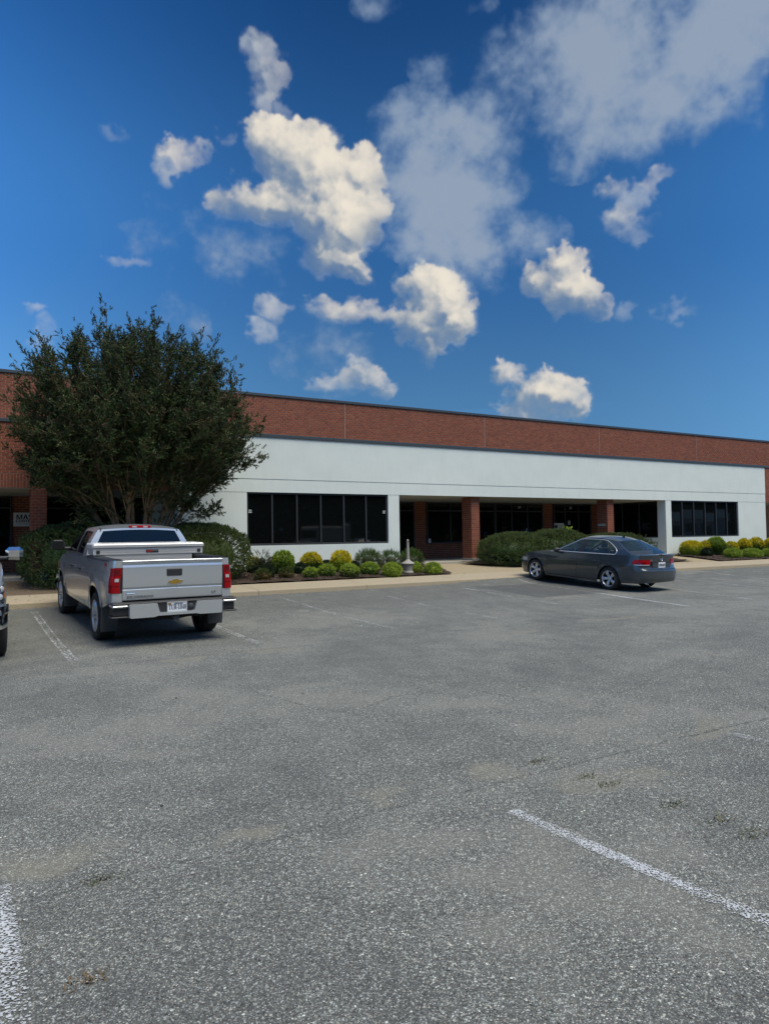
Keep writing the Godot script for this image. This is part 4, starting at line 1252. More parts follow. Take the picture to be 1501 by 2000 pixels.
func crape_myrtle() -> void:
	var o := thing("crape_myrtle", "tall many-stemmed tree with dark green crown behind the silver pickup", "tree", Vector3(-13.2, 0.45, 2.1))
	var r := RandomNumberGenerator.new()
	r.seed = 4242
	var foot := Vector3.ZERO
	var mid := Vector3(0.06, 4.42, 0.15)   # of the crown
	var shell := func(d: Vector3) -> Vector3:
		var up: float = 2.55 if d.y > 0 else 2.30
		var q := Vector3(d.x / 3.2, d.y / up, d.z / (2.35 if d.z > 0 or d.y > 0.3 else 1.55)).abs()
		var e := 2.0 if d.y > 0 else 3.2
		return d * pow(pow(q.x, e) + pow(q.y, e) + pow(q.z, e), -1.0 / e)
	var stems := []
	# lean: where each stem stands at 1.6 m and at 3 m, as seen along the facade (x) and out from it (z)
	for s in [[-0.55, -0.10, -0.88, -0.15, -1.9, 0.5], [-0.42, 0.12, -0.62, 0.2, -1.15, 0.75], [-0.30, -0.08, -0.46, -0.1, -0.75, -0.45], [-0.12, 0.14, -0.25, 0.25, -0.35, 0.95], [-0.02, -0.1, -0.05, -0.15, -0.1, -0.3], [0.14, 0.1, 0.2, 0.2, 0.25, 0.7], [0.26, -0.08, 0.38, -0.1, 0.6, -0.4], [0.36, 0.1, 0.58, 0.15, 0.95, 0.45], [0.48, 0.0, 0.82, 0.0, 1.45, 0.1], [0.55, 0.05, 1.0, 0.1, 1.95, 0.4]]:
		var path := [Vector3(s[0] * 0.55, -0.1, s[1]), Vector3(s[0], 0.75, s[1] * 1.2), Vector3(s[2], 1.6, s[3]), Vector3(lerpf(s[2], s[4], 0.5), 2.35, lerpf(s[3], s[5], 0.5)), Vector3(s[4], 3.2, s[5]), Vector3(s[4] * 1.12, 4.2, s[5] * 1.1)]
		var c := Curve3D.new()
		for i in path.size():
			var tg: Vector3 = ((path[mini(i + 1, path.size() - 1)] as Vector3) - (path[maxi(i - 1, 0)] as Vector3)) * 0.17
			c.add_point(path[i], -tg, tg)
		var pts := []
		var rad := []
		for i in 17:
			var t := i / 16.0
			pts.append(c.sample_baked(t * c.get_baked_length(), true) + Vector3(r.randfn(0, 0.012), 0, r.randfn(0, 0.012)))
			rad.append(lerpf(0.088, 0.026, pow(t, 0.8)) * r.randf_range(0.92, 1.08))
		var b := MB.new()
		b.tube(pts, rad, 9)
		obj("trunk", b.done(), M.bark, o)
		stems.append(pts)
	var limbs := MB.new()
	var where := []
	var tints := []
	var blooms := []
	var bloom_tints := []
	var tones := [Color(0.040, 0.068, 0.019), Color(0.052, 0.084, 0.021), Color(0.030, 0.054, 0.017), Color(0.064, 0.092, 0.025), Color(0.064, 0.076, 0.024), Color(0.074, 0.062, 0.025)]
	var shoot := func(a: Vector3, b: Vector3, thick: float, n: int, bend: float) -> void:
		var m := a.lerp(b, 0.5) + Vector3(0, bend, 0) + Vector3(r.randfn(0, 0.04), 0, r.randfn(0, 0.04))
		var pts := []
		var rad := []
		for i in 5:
			var t := i / 4.0
			pts.append(a * (1 - t) * (1 - t) + m * 2 * t * (1 - t) + b * t * t)
			rad.append(lerpf(thick, 0.003, t))
		limbs.tube(pts, rad, 4, false)
		for i in n:
			var t := pow(r.randf(), 0.75)
			var p := a * (1 - t) * (1 - t) + m * 2 * t * (1 - t) + b * t * t
			var dir := ((b - a).normalized() * 0.8 + Vector3(r.randfn(), r.randfn() + 0.3, r.randfn()) * 0.65).normalized()
			where.append(aim(p + Vector3(r.randfn(), r.randfn(), r.randfn()) * 0.045, dir, r.randf_range(0.75, 1.35), r.randf() * TAU))
			tints.append(pick(r, tones))
	for i in 250:
		var y := 1.0 - 1.86 * (i + 0.5) / 250.0      # spread evenly over the crown, top to low skirt
		var a := i * 2.399963 + r.randf_range(-0.15, 0.15)
		var d := Vector3(cos(a) * sqrt(1 - y * y), y, sin(a) * sqrt(1 - y * y))
		var tip: Vector3 = mid + shell.call(d) * r.randf_range(0.78, 0.97)
		if y < -0.5 and r.randf() < (0.86 if absf(tip.x) < 1.7 else 0.3): continue
		var best := []
		var score := 1e9
		for s in stems:
			var h: float = clampf(0.25 + 0.55 * (tip.y - 1.4) / 5.0, 0.3, 0.98)
			var q: Vector3 = s[int(h * 16)]
			var e := Vector2(q.x - tip.x * 0.45, q.z - tip.z * 0.45).length() + r.randf_range(0, 0.5)
			if e < score:
				score = e
				best = [q]
		var from: Vector3 = best[0]
		var up := clampf(0.35 * (tip - from).length(), 0.1, 0.9) * (-0.35 if y > 0.0 else 0.35)
		shoot.call(from, tip, 0.020, 32, up)
		for k in 9:   # side shoots, standing up and out
			var t := r.randf_range(0.35, 0.98)
			var st := from.lerp(tip, t) + Vector3(0, up * 2 * t * (1 - t), 0)
			var out := ((tip - mid).normalized() * 0.75 + Vector3(r.randfn() * 0.5, 0.55 + r.randf() * 0.5, r.randfn() * 0.5)).normalized()
			shoot.call(st, st + out * r.randf_range(0.3, 0.8), 0.006, 17, 0.0)
		if y > -0.25:
			var k := 2 if y > 0.35 else 1
			for e in k:   # the whips that stand out of the outline
				var out := ((tip - mid).normalized() * 0.55 + Vector3(r.randfn() * 0.2, 0.9, r.randfn() * 0.2)).normalized()
				shoot.call(tip, tip + out * pow(r.randf(), 1.6) * 0.95, 0.005, 11, 0.0)
		if r.randf() < 0.16:
			for e in 3:
				blooms.append(aim(tip + Vector3(r.randfn(), r.randfn(), r.randfn()) * 0.05, Vector3(r.randfn(), 1, r.randfn()), 0.8, r.randf() * TAU))
				bloom_tints.append(Color(0.36, 0.10, 0.12).lerp(Color(0.30, 0.16, 0.11), r.randf()))
	# low sprays on the left and right
	for s in [[-1.55, 1.75, 0.75], [-1.3, 1.55, 0.6], [-1.75, 1.5, 0.5], [1.55, 2.1, 0.5], [1.95, 2.0, 0.4], [2.25, 2.1, 0.35]]:
		var tip := Vector3(s[0], s[1], s[2])
		var from: Vector3 = stems[0 if s[0] < 0 else 9][6]
		shoot.call(from, tip, 0.012, 8, 0.05)
		for k in 6: shoot.call(from.lerp(tip, r.randf_range(0.6, 1.0)), tip + Vector3(r.randfn() * 0.2, r.randfn() * 0.14, r.randfn() * 0.15), 0.005, 8, 0.0)
	obj("limbs", limbs.done(), M.bark, o)
	scatter("crown", sprig(5, 13, 0.13, 0.048, 0.025), M.leaf, where, tints, o)
	scatter("blossoms", sprig(7, 16, 0.07, 0.03, 0.028), M.leaf, blooms, bloom_tints, o)

# ------------------------------------------------------------------ vehicles
# A body shell: half outline in plan (x, z) from the middle of the nose to the middle of the tail, with height curves along z.
func cat2(p: Array, a: float) -> Vector2:
	var i := clampi(int(a), 0, p.size() - 2)
	var u := a - i
	var p0: Vector2 = p[maxi(i - 1, 0)]
	var p1: Vector2 = p[i]
	var p2: Vector2 = p[i + 1]
	var p3: Vector2 = p[mini(i + 2, p.size() - 1)]
	return 0.5 * (2.0 * p1 + (p2 - p0) * u + (2.0 * p0 - 5.0 * p1 + 4.0 * p2 - p3) * u * u + (3.0 * p1 - p0 - 3.0 * p2 + p3) * u * u * u)

func low_edge(c: Dictionary, x: float, z: float) -> float:
	var y := sp(c.ybot, z)
	for w in c.arches:
		var d: float = absf(z - w[0]) / w[2]
		if d < 1.0 and x > 0.7:
			y = maxf(y, w[1] + w[3] * pow(1.0 - pow(d, c.arch_power), 1.0 / c.arch_power))
	return y

func body_pt(c: Dictionary, a: float, t: float, side: float, y_given := -1.0) -> Vector3:
	var q := cat2(c.ctrl, a)
	var yb := low_edge(c, q.x, q.y)
	var yt := sp(c.ytop, q.y)
	var y := lerpf(yb, yt, t) if y_given < 0.0 else clampf(y_given, yb, yt)
	var x := q.x * sp(c.fx, y)
	for w in c.arches:   # the lips over the wheels stand out a little
		var d: float = Vector2(q.y - w[0], y - w[1]).length() / w[2]
		if q.x > 0.7: x += c.flare * exp(-pow((d - 1.0) / 0.16, 2.0))
	var z := q.y
	var wr := smoothstep(c.zr - 0.55, c.zr - 0.05, q.y)
	var wf := smoothstep(c.zf + 0.7, c.zf + 0.05, q.y)
	z += wr * sp(c.dzr, y) + wf * sp(c.dzf, y)
	return Vector3(side * x, y, z)

func body_a(c: Dictionary, z: float) -> float:
	var lo := 0.0
	var hi: float = c.ctrl.size() - 1
	for k in 30:
		var m := (lo + hi) / 2
		if cat2(c.ctrl, m).y < z: lo = m
		else: hi = m
	return lo

# part of the shell between a0 and a1; by share of the height (t) or, when ys is given, by height
func body_rows(c: Dictionary, side: float, a0: float, a1: float, na: int, t0: float, t1: float, nt: int, ys := [], off := 0.0) -> Array:
	var rows := []
	for i in nt + 1:
		var row := []
		var t := lerpf(t0, t1, float(i) / nt)
		for j in na + 1:
			var a := lerpf(a0, a1, float(j) / na)
			row.append(body_pt(c, a, t, side) if ys.is_empty() else body_pt(c, a, 0.0, side, lerpf(ys[0], ys[1], float(i) / nt)))
		rows.append(row)
	if off != 0.0: rows = pushed(rows, off, side > 0)
	return rows

func pushed(rows: Array, off: float, flip: bool) -> Array:
	var out := []
	var nr := rows.size()
	var nc: int = rows[0].size()
	for i in nr:
		var row := []
		for j in nc:
			var du: Vector3 = rows[i][mini(j + 1, nc - 1)] - rows[i][maxi(j - 1, 0)]
			var dv: Vector3 = rows[mini(i + 1, nr - 1)][j] - rows[maxi(i - 1, 0)][j]
			var n := du.cross(dv).normalized() * (-1.0 if flip else 1.0)
			row.append((rows[i][j] as Vector3) + n * off)
		out.append(row)
	return out

func sheet(rows: Array, flip: bool, thick := 0.0) -> ArrayMesh:
	var b := MB.new()
	b.grid(rows, flip)
	if thick > 0.0:   # a rim round the sheet, so that it has an edge
		var back := pushed(rows, -thick, flip)
		var nr := rows.size()
		var nc: int = rows[0].size()
		for j in nc - 1:
			for i in [0, nr - 1]:
				b.quad(rows[i][j], rows[i][j + 1], back[i][j + 1], back[i][j])
		for i in nr - 1:
			for j in [0, nc - 1]:
				b.quad(rows[i][j], rows[i + 1][j], back[i + 1][j], back[i][j])
	return b.done()

# cabin sides: z along, v from belt (0) to roof edge (1)
func cabin_pt(c: Dictionary, z: float, v: float, side: float) -> Vector3:
	var za: float = lerpf(c.a_base, c.a_top, v)
	var zc: float = lerpf(c.c_base, c.c_top, v)
	var u := clampf((z - za) / (zc - za), 0.0, 1.0)
	var zb: float = lerpf(c.a_base, c.c_base, u)
	var x: float = lerpf(sp(c.belt_x, zb), sp(c.roof_x, u), v) + c.cabin_bulge * sin(PI * v)
	var y: float = lerpf(sp(c.ytop, zb) + 0.004, sp(c.roof_y, u), v)
	return Vector3(side * x, y, z)

func cabin_rows(c: Dictionary, side: float, z0: Callable, z1: Callable, v0: float, v1: float, nz: int, nv: int) -> Array:
	var rows := []
	for i in nv + 1:
		var v := lerpf(v0, v1, float(i) / nv)
		var row := []
		for j in nz + 1: row.append(cabin_pt(c, lerpf(z0.call(v), z1.call(v), float(j) / nz), v, side))
		rows.append(row)
	return rows

# the screens at the ends of the cabin: s from left (-1) to right (1)
func screen_pt(c: Dictionary, s: float, v: float, rear: bool) -> Vector3:
	var z: float = lerpf(c.c_base, c.c_top, v) if rear else lerpf(c.a_base, c.a_top, v)
	var p := cabin_pt(c, z, v, 1.0)
	var bow: float = (c.bow_rear if rear else -c.bow_front) * (1.0 - s * s)
	return Vector3(p.x * s, p.y + 0.035 * (1 - s * s) * v, p.z + bow)

func screen_rows(c: Dictionary, rear: bool, s0: float, s1: float, v0: float, v1: float, ns := 12, nv := 8) -> Array:
	var rows := []
	for i in nv + 1:
		var row := []
		for j in ns + 1: row.append(screen_pt(c, lerpf(s0, s1, float(j) / ns), lerpf(v0, v1, float(i) / nv), rear))
		rows.append(row)
	return rows

func roof_rows(c: Dictionary) -> Array:
	var rows := []
	for i in 15:
		var u := i / 14.0
		var row := []
		for j in 15:
			var s := lerpf(-1, 1, j / 14.0)
			var z: float = lerpf(c.a_top, c.c_top, u)
			var p := cabin_pt(c, z, 1.0, 1.0)
			var bow: float = lerpf(-c.bow_front, c.bow_rear, u) * (1 - s * s)
			row.append(Vector3(p.x * s, p.y + c.roof_crown * (1 - pow(absf(s), 2.4)) * sp([[0, 0.5], [0.3, 0.95], [0.6, 1.0], [1.0, 0.5]], u), z + bow))
		rows.append(row)
	return rows

# a deck between the top edges of the two body sides (hood, boot lid)
func deck_rows(c: Dictionary, z0: float, z1: float, n: int, crown: float, drop := 0.0, drop_front := 0.12) -> Array:
	var rows := []
	for i in n + 1:
		var z := lerpf(z0, z1, float(i) / n)
		var p := body_pt(c, body_a(c, z), 1.0, 1.0)
		var row := []
		for j in 17:
			var s := lerpf(-1, 1, j / 16.0)
			row.append(Vector3(p.x * s, p.y - drop + crown * smoothstep(0.0, 0.35, float(i) / n + drop_front) * (1 - pow(absf(s), 3.0)), p.z))
		rows.append(row)
	return rows

var wheel_kinds := {}

func wheel(parent: Node3D, at: Vector3, side: float, kind: String, R: float, rim: float, w: float) -> void:
	var hub := Node3D.new()
	hub.name = "wheel"
	parent.add_child(hub, true)
	if not wheel_kinds.has(kind):
		var b := MB.new()
		var h := w / 2
		b.lathe([Vector2(rim - 0.01, -h), Vector2(rim + 0.02, -h - 0.004), Vector2((R + rim) / 2, -h - 0.010), Vector2(R - 0.022, -h + 0.004), Vector2(R - 0.006, -h + 0.022), Vector2(R, -h + 0.05), Vector2(R, h - 0.05), Vector2(R - 0.006, h - 0.022), Vector2(R - 0.022, h - 0.004), Vector2((R + rim) / 2, h + 0.010), Vector2(rim + 0.02, h + 0.004), Vector2(rim - 0.01, h)], 48)
		var rm := MB.new()
		rm.lathe([Vector2(rim - 0.06, -h), Vector2(rim - 0.03, -h + 0.02), Vector2(rim - 0.035, h - 0.05), Vector2(rim - 0.022, h - 0.006), Vector2(rim - 0.004, h + 0.002), Vector2(rim + 0.004, h - 0.006)], 40)
		for k in 5:
			for e in ([-1, 1] if kind == "truck" else [0]):
				var a: float = TAU * k / 5.0 + e * 0.17
				var rad := Vector3(cos(a), 0, sin(a))
				var tan_ := Vector3(-sin(a), 0, cos(a))
				var wide := [0.026, 0.018] if kind == "truck" else [0.034, 0.052]
				var rows := []
				for i in 6:
					var t := i / 5.0
					var r := lerpf(0.045, rim - 0.018, t)
					var hw := lerpf(wide[0], wide[1], t)
					var y := h - 0.012 - 0.035 * pow(1 - t, 2.0) + 0.012 * sin(PI * t)
					var turn: Vector3 = tan_ * (e * 0.02 * sin(PI * t))
					rows.append([rad * r - tan_ * hw + Vector3(0, y - 0.030, 0) + turn, rad * r - tan_ * hw * 0.8 + Vector3(0, y, 0) + turn, rad * r - tan_ * hw * 0.16 + Vector3(0, y - 0.004, 0) + turn, rad * r + tan_ * hw * 0.16 + Vector3(0, y - 0.004, 0) + turn, rad * r + tan_ * hw * 0.8 + Vector3(0, y, 0) + turn, rad * r + tan_ * hw + Vector3(0, y - 0.030, 0) + turn])
				rm.grid(rows, false)
		rm.lathe([Vector2(0.075, h - 0.06), Vector2(0.062, h - 0.035), Vector2(0.03, h - 0.03), Vector2(0.0, h - 0.028)], 20)
		var bk := MB.new()
		bk.lathe([Vector2(rim - 0.02, h - 0.085), Vector2(0.14, h - 0.09), Vector2(0.0, h - 0.09)], 32)
		wheel_kinds[kind] = [b.done(), rm.done(), bk.done()]
	var s: Array = wheel_kinds[kind]
	obj("tyre", s[0], M.tyre_rubber, hub)
	obj("rim", s[1], M.rim_alloy, hub)
	obj("brake_disc", s[2], M.underbody, hub)
	hub.transform = Transform3D(Basis(Vector3.BACK, -side * PI / 2) * Basis(Vector3.UP, rng.randf() * TAU), at)

# stands a vehicle on its wheels: x, z of the rear axle's middle, heading turned by yaw
func stand(o: Node3D, x: float, z: float, yaw: float, base: float) -> void:
	var fwd := Vector2(-sin(yaw), -cos(yaw))
	var y0 := ground_y(x, z)
	var y1 := ground_y(x + fwd.x * base, z + fwd.y * base)
	o.transform = Transform3D(Basis(Vector3.UP, yaw) * Basis(Vector3.RIGHT, atan2(y1 - y0, base)), Vector3(x, y0 - 0.004, z))

func strip_tube(called: String, pts: Array, r: float, m: Material, parent: Node) -> void:
	var b := MB.new()
	b.tube(pts, [r], 6)
	obj(called, b.done(), m, parent)

func sedan() -> void:
	var o := thing("grey_sedan", "dark grey four-door sedan parked nose to the kerb", "car")
	var c := {
		"ctrl": [Vector2(0, -3.73), Vector2(0.42, -3.705), Vector2(0.70, -3.60), Vector2(0.84, -3.36), Vector2(0.893, -2.95), Vector2(0.908, -2.3), Vector2(0.914, -1.4), Vector2(0.914, -0.5), Vector2(0.905, 0.15), Vector2(0.875, 0.60), Vector2(0.82, 0.88), Vector2(0.70, 1.045), Vector2(0.40, 1.115), Vector2(0, 1.135)],
		"zf": -3.73, "zr": 1.135, "flare": 0.012, "arch_power": 2.0,
		"ytop": [[-3.73, 0.70], [-3.5, 0.755], [-3.1, 0.845], [-2.6, 0.905], [-2.1, 0.945], [-1.4, 0.955], [-0.4, 0.972], [0.2, 0.99], [0.6, 1.02], [0.95, 1.04], [1.135, 1.035]],
		"ybot": [[-3.73, 0.22], [-3.2, 0.19], [-2.2, 0.20], [-0.5, 0.20], [0.5, 0.24], [1.135, 0.29]],
		"arches": [[-2.803, 0.325, 0.365, 0.365], [0.0, 0.325, 0.365, 0.365]],
		"fx": [[0.15, 0.93], [0.24, 0.955], [0.32, 0.985], [0.48, 0.996], [0.62, 1.0], [0.74, 0.998], [0.80, 0.990], [0.90, 0.968], [1.05, 0.935]],
		"dzr": [[0.2, -0.10], [0.32, -0.03], [0.45, 0.0], [0.615, 0.0], [0.64, -0.012], [0.665, -0.055], [0.75, -0.075], [0.88, -0.095], [0.98, -0.075], [1.04, -0.06]],
		"dzf": [[0.2, 0.05], [0.4, 0.0], [0.6, 0.03], [0.75, 0.12]],
		"a_base": -2.14, "a_top": -1.24, "c_base": 0.68, "c_top": 0.0,
		"belt_x": [[-2.2, 0.862], [-1.4, 0.872], [-0.4, 0.872], [0.2, 0.852], [0.66, 0.80]],
		"roof_x": [[0.0, 0.58], [0.3, 0.615], [0.7, 0.61], [1.0, 0.56]], "roof_y": [[0.0, 1.385], [0.25, 1.43], [0.6, 1.435], [1.0, 1.375]],
		"cabin_bulge": 0.035, "bow_front": 0.16, "bow_rear": 0.12, "roof_crown": 0.06,
	}
	var paint: Material = M.grey_paint
	var nA: float = c.ctrl.size() - 1
	for side in [-1.0, 1.0]:
		var fl: bool = side > 0
		var aF := body_a(c, -3.42)
		var aD0 := body_a(c, -2.30)
		var aD1 := body_a(c, -1.16)
		var aD2 := body_a(c, -0.345)
		var aB := body_a(c, 0.62)
		var aC := 11.0
		var g := 0.0035
		obj("front_bumper", sheet(body_rows(c, side, 0, aF - g, 14, 0, 1, 14), fl, 0.02), paint, o)
		obj("front_fender", sheet(body_rows(c, side, aF + g, aD0 - g, 26, 0, 1, 18), fl, 0.02), paint, o)
		var d := obj("front_door", sheet(body_rows(c, side, aD0 + g, aD1 - g, 14, 0.075, 1, 20), fl, 0.02), paint, o)
		var h := func(z: float) -> Mesh:
			var b := MB.new()
			var y := 0.80
			b.tube([body_pt(c, body_a(c, z - 0.10), 0, side, y), body_pt(c, body_a(c, z - 0.06), 0, side, y) + Vector3(side * 0.035, 0, 0), body_pt(c, body_a(c, z + 0.07), 0, side, y + 0.004) + Vector3(side * 0.035, 0, 0), body_pt(c, body_a(c, z + 0.11), 0, side, y + 0.004)], [0.013], 8)
			return b.done()
		obj("handle", h.call(-1.36), paint, d)
		d = obj("rear_door", sheet(body_rows(c, side, aD1 + g, aD2 - g, 12, 0.075, 1, 20), fl, 0.02), paint, o)
		obj("handle", h.call(-0.42), paint, d)
		obj("side_skirt", sheet(body_rows(c, side, aD0 + g, aD2 - g, 20, 0, 0.068, 3, [], 0.014), fl, 0.02), paint, o)
		obj("rear_quarter", sheet(body_rows(c, side, aD2 + g, aB - g, 26, 0, 1, 20), fl, 0.02), paint, o)
		obj("rear_corner", sheet(body_rows(c, side, aB + g, aC - g, 14, 0, 0, 12, [0.652, 1.05]), fl, 0.02), paint, o)
		obj("rear_bumper", sheet(body_rows(c, side, aB + g, nA, 26, 0, 0, 16, [0.2, 0.648]), fl, 0.02), paint, o)
		# boot lid's upright face, and the lamps that wrap the corner
		obj("boot_face", sheet(body_rows(c, side, aC + g, nA, 12, 0, 0, 12, [0.655, 1.05]), fl, 0.015), paint, o)
		var lamp := obj("tail_light", sheet(body_rows(c, side, 9.72, 11.82, 18, 0, 0, 6, [0.785, 0.918], 0.012), fl, 0.02), M.red_lens, o)
		obj("lower_lens", sheet(body_rows(c, side, 9.80, 11.72, 18, 0, 0, 2, [0.766, 0.784], 0.010), fl, 0.012), M.clear_lens, lamp)
		obj("inner_lens", sheet(body_rows(c, side, 10.1, 11.35, 12, 0, 0, 3, [0.80, 0.842], 0.0165), fl, 0.01), M.dark_red_lens, lamp)
		obj("lamp_tip", sheet(body_rows(c, side, 9.45, 9.72, 4, 0, 0, 4, [0.80, 0.865], 0.011), fl, 0.015), M.red_lens, lamp)
		obj("bumper_crease", sheet(body_rows(c, side, aB + 0.1, nA, 24, 0, 0, 2, [0.412, 0.428], 0.008), fl, 0.01), paint, o)
		obj("bumper_crease", sheet(body_rows(c, side, aB + 0.3, nA, 24, 0, 0, 2, [0.345, 0.352], 0.008), fl, 0.01), M.black_plastic, o)
		# inner shell, dark behind the gaps
		obj("inner_shell", sheet(body_rows(c, side, 0.3, nA, 60, 0.02, 0.98, 6, [], -0.035), fl), M.underbody, o)
		# cabin side
		var A := func(v: float) -> float: return lerpf(c.a_base, c.a_top, v)
		var C := func(v: float) -> float: return lerpf(c.c_base, c.c_top, v)
		var w0 := func(v: float) -> float: return lerpf(c.a_base, c.a_top, v) + 0.10 + 0.02 * v
		var b0 := func(v: float) -> float: return -1.13 + 0.10 * v
		var b1 := func(v: float) -> float: return -1.00 + 0.10 * v
		var r1 := func(v: float) -> float: return -0.04 - 0.16 * pow(v, 1.4)
		var r2 := func(v: float) -> float: return -0.01 - 0.16 * pow(v, 1.4)
		var q1 := func(v: float) -> float: return sp([[0.0, 0.13], [0.12, 0.185], [0.25, 0.195], [0.45, 0.12], [0.7, -0.05], [0.9, -0.25]], v)
		var vl := 0.05
		var vh := 0.90
		var fr := MB.new()
		fr.grid(cabin_rows(c, side, A, C, 0.0, vl, 30, 1), fl)
		fr.grid(cabin_rows(c, side, A, C, vh, 1.0, 30, 3), fl)
		fr.grid(cabin_rows(c, side, A, w0, vl, vh, 2, 12), fl)
		fr.grid(cabin_rows(c, side, q1, C, vl, vh, 12, 12), fl)
		obj("cabin_side", fr.done(), paint, o)
		obj("door_pillar", sheet(cabin_rows(c, side, b0, b1, vl, vh, 2, 10), fl, 0.02), M.black_plastic, o)
		obj("window_divider", sheet(cabin_rows(c, side, r1, r2, vl, vh, 1, 10), fl, 0.02), M.black_plastic, o)
		obj("side_window", sheet(pushed(cabin_rows(c, side, w0, b0, vl, vh, 10, 10), -0.008, fl), fl), M.car_glass, o)
		obj("side_window", sheet(pushed(cabin_rows(c, side, b1, r1, vl, vh, 10, 10), -0.008, fl), fl), M.car_glass, o)
		obj("quarter_window", sheet(pushed(cabin_rows(c, side, r2, q1, vl, vh, 5, 10), -0.008, fl), fl), M.car_glass, o)
		var loop := []
		for k in 25: loop.append(cabin_pt(c, lerpf(w0.call(vl), q1.call(vl), k / 24.0), vl, side))
		for k in 11: loop.append(cabin_pt(c, q1.call(lerpf(vl, vh, k / 10.0)), lerpf(vl, vh, k / 10.0), side))
		for k in 21: loop.append(cabin_pt(c, lerpf(q1.call(vh), w0.call(vh), k / 20.0), vh, side))
		for k in 11: loop.append(cabin_pt(c, w0.call(lerpf(vh, vl, k / 10.0)), lerpf(vh, vl, k / 10.0), side))
		strip_tube("window_trim", loop.map(func(p): return p + Vector3(side * 0.004, 0, 0)), 0.011, M.bright_trim, o)
		# mirror
		var mb := MB.new()
		var mx := Transform3D(Basis(Vector3.UP, side * 0.25), Vector3(side * 0.985, 1.005, -1.86))
		mb.box(Vector3(-0.10, -0.06, -0.045), Vector3(0.10, 0.07, 0.045), 0.04, mx)
		mb.box(Vector3(-0.14, -0.08, -0.03), Vector3(-0.02, -0.04, 0.03), 0.015, Transform3D(Basis(Vector3.UP, PI if side < 0 else 0.0), Vector3(side * 0.985, 1.005, -1.86)))
		obj("mirror", mb.done(), M.black_plastic, o)
		for z in [0.0, -2.803]: wheel(o, Vector3(side * 0.795, 0.325, z), side, "sedan", 0.325, 0.232, 0.215)
		# headlight
		obj("headlight", sheet(body_rows(c, side, 1.7, 3.5, 10, 0, 0, 4, [0.58, 0.69], 0.01), fl, 0.01), M.clear_lens, o)
	obj("roof", sheet(roof_rows(c), true), paint, o)
	obj("hood", sheet(deck_rows(c, -3.70, -2.02, 18, 0.055), true), paint, o)
	obj("boot_lid", sheet(deck_rows(c, 0.50, 1.13, 10, 0.022, 0.0, 0.4), true), paint, o)
	var ws := obj("windshield", sheet(screen_rows(c, false, -0.95, 0.95, 0.03, 0.97), true), M.car_glass, o)
	obj("rear_window", sheet(screen_rows(c, true, -0.90, 0.90, 0.05, 0.95), false), M.car_glass, o)
	var rim := MB.new()
	for q in [[-1.0, -0.90, 0, 1], [0.90, 1.0, 0, 1], [-0.9, 0.9, 0.95, 1.0], [-0.9, 0.9, 0.0, 0.05]]: rim.grid(screen_rows(c, true, q[0], q[1], q[2], q[3]), false)
	obj("rear_window_surround", rim.done(), paint, o)
	# inside
	var ins := MB.new()
	ins.box(Vector3(-0.80, 0.25, -2.2), Vector3(0.80, 0.42, 0.6))
	ins.box(Vector3(-0.78, 0.42, 0.30), Vector3(0.78, 0.93, 0.75), 0.04)
	ins.box(Vector3(-0.78, 0.5, -2.2), Vector3(0.78, 0.90, -1.75), 0.06)
	obj("interior", ins.done(), M.underbody, o)
	for x in [-0.37, 0.37]:
		var st := MB.new()
		st.box(Vector3(-0.25, 0.42, -1.25), Vector3(0.25, 0.62, -0.75), 0.06, Transform3D(Basis.IDENTITY, Vector3(x, 0, 0)))
		st.box(Vector3(-0.24, 0.0, -0.07), Vector3(0.24, 0.56, 0.07), 0.06, Transform3D(Basis(Vector3.RIGHT, 0.28), Vector3(x, 0.58, -0.75)))
		st.box(Vector3(-0.13, 0.58, -0.05), Vector3(0.13, 0.76, 0.05), 0.045, Transform3D(Basis(Vector3.RIGHT, 0.2), Vector3(x, 0.58, -0.72)))
		obj("seat", st.done(), M.seat_fabric, o)
	var rs := MB.new()
	rs.box(Vector3(-0.68, 0.0, -0.08), Vector3(0.68, 0.58, 0.08), 0.06, Transform3D(Basis(Vector3.RIGHT, 0.32), Vector3(0, 0.55, 0.12)))
	obj("rear_seat", rs.done(), M.seat_fabric, o)
	var sw := MB.new()
	var ring := []
	for k in 21:
		var a := TAU * k / 20.0
		ring.append(Vector3(-0.37 + 0.185 * cos(a), 0.90 + 0.18 * sin(a) * 0.92, -1.52 - 0.18 * sin(a) * 0.38))
	sw.tube(ring, [0.016], 6)
	obj("steering_wheel", sw.done(), M.black_plastic, o)
	obj("underside", box_mesh(Vector3(-0.72, 0.25, -3.4), Vector3(0.72, 0.42, 0.80)), M.underbody, o)
	# boot details
	var zr := 1.055
	var pl := obj("plate_recess", box_mesh(Vector3(-0.40, 0.70, 1.02), Vector3(0.40, 0.845, 1.068), 0.012), paint, o)
	obj("recess_shade", box_mesh(Vector3(-0.43, 0.846, 1.03), Vector3(0.43, 0.862, 1.075), 0.004), M.black_plastic, pl)
	var lp := obj("licence_plate", box_mesh(Vector3(-0.153, 0.695, 1.069), Vector3(0.153, 0.845, 1.077), 0.003), M.plate_white, o)
	var tx := obj("lettering", lettering("UYW-8407", 0.07, 0.003, "Droid Sans", true, 0.62), M.plate_blue, lp)
	tx.position = Vector3(0, 0.765, 1.079)
	var em := MB.new()
	var ring2 := []
	for k in 25: ring2.append(Vector3(0.052 * cos(TAU * k / 24.0), 0.052 * sin(TAU * k / 24.0), 0))
	em.tube(ring2, [0.008], 6)
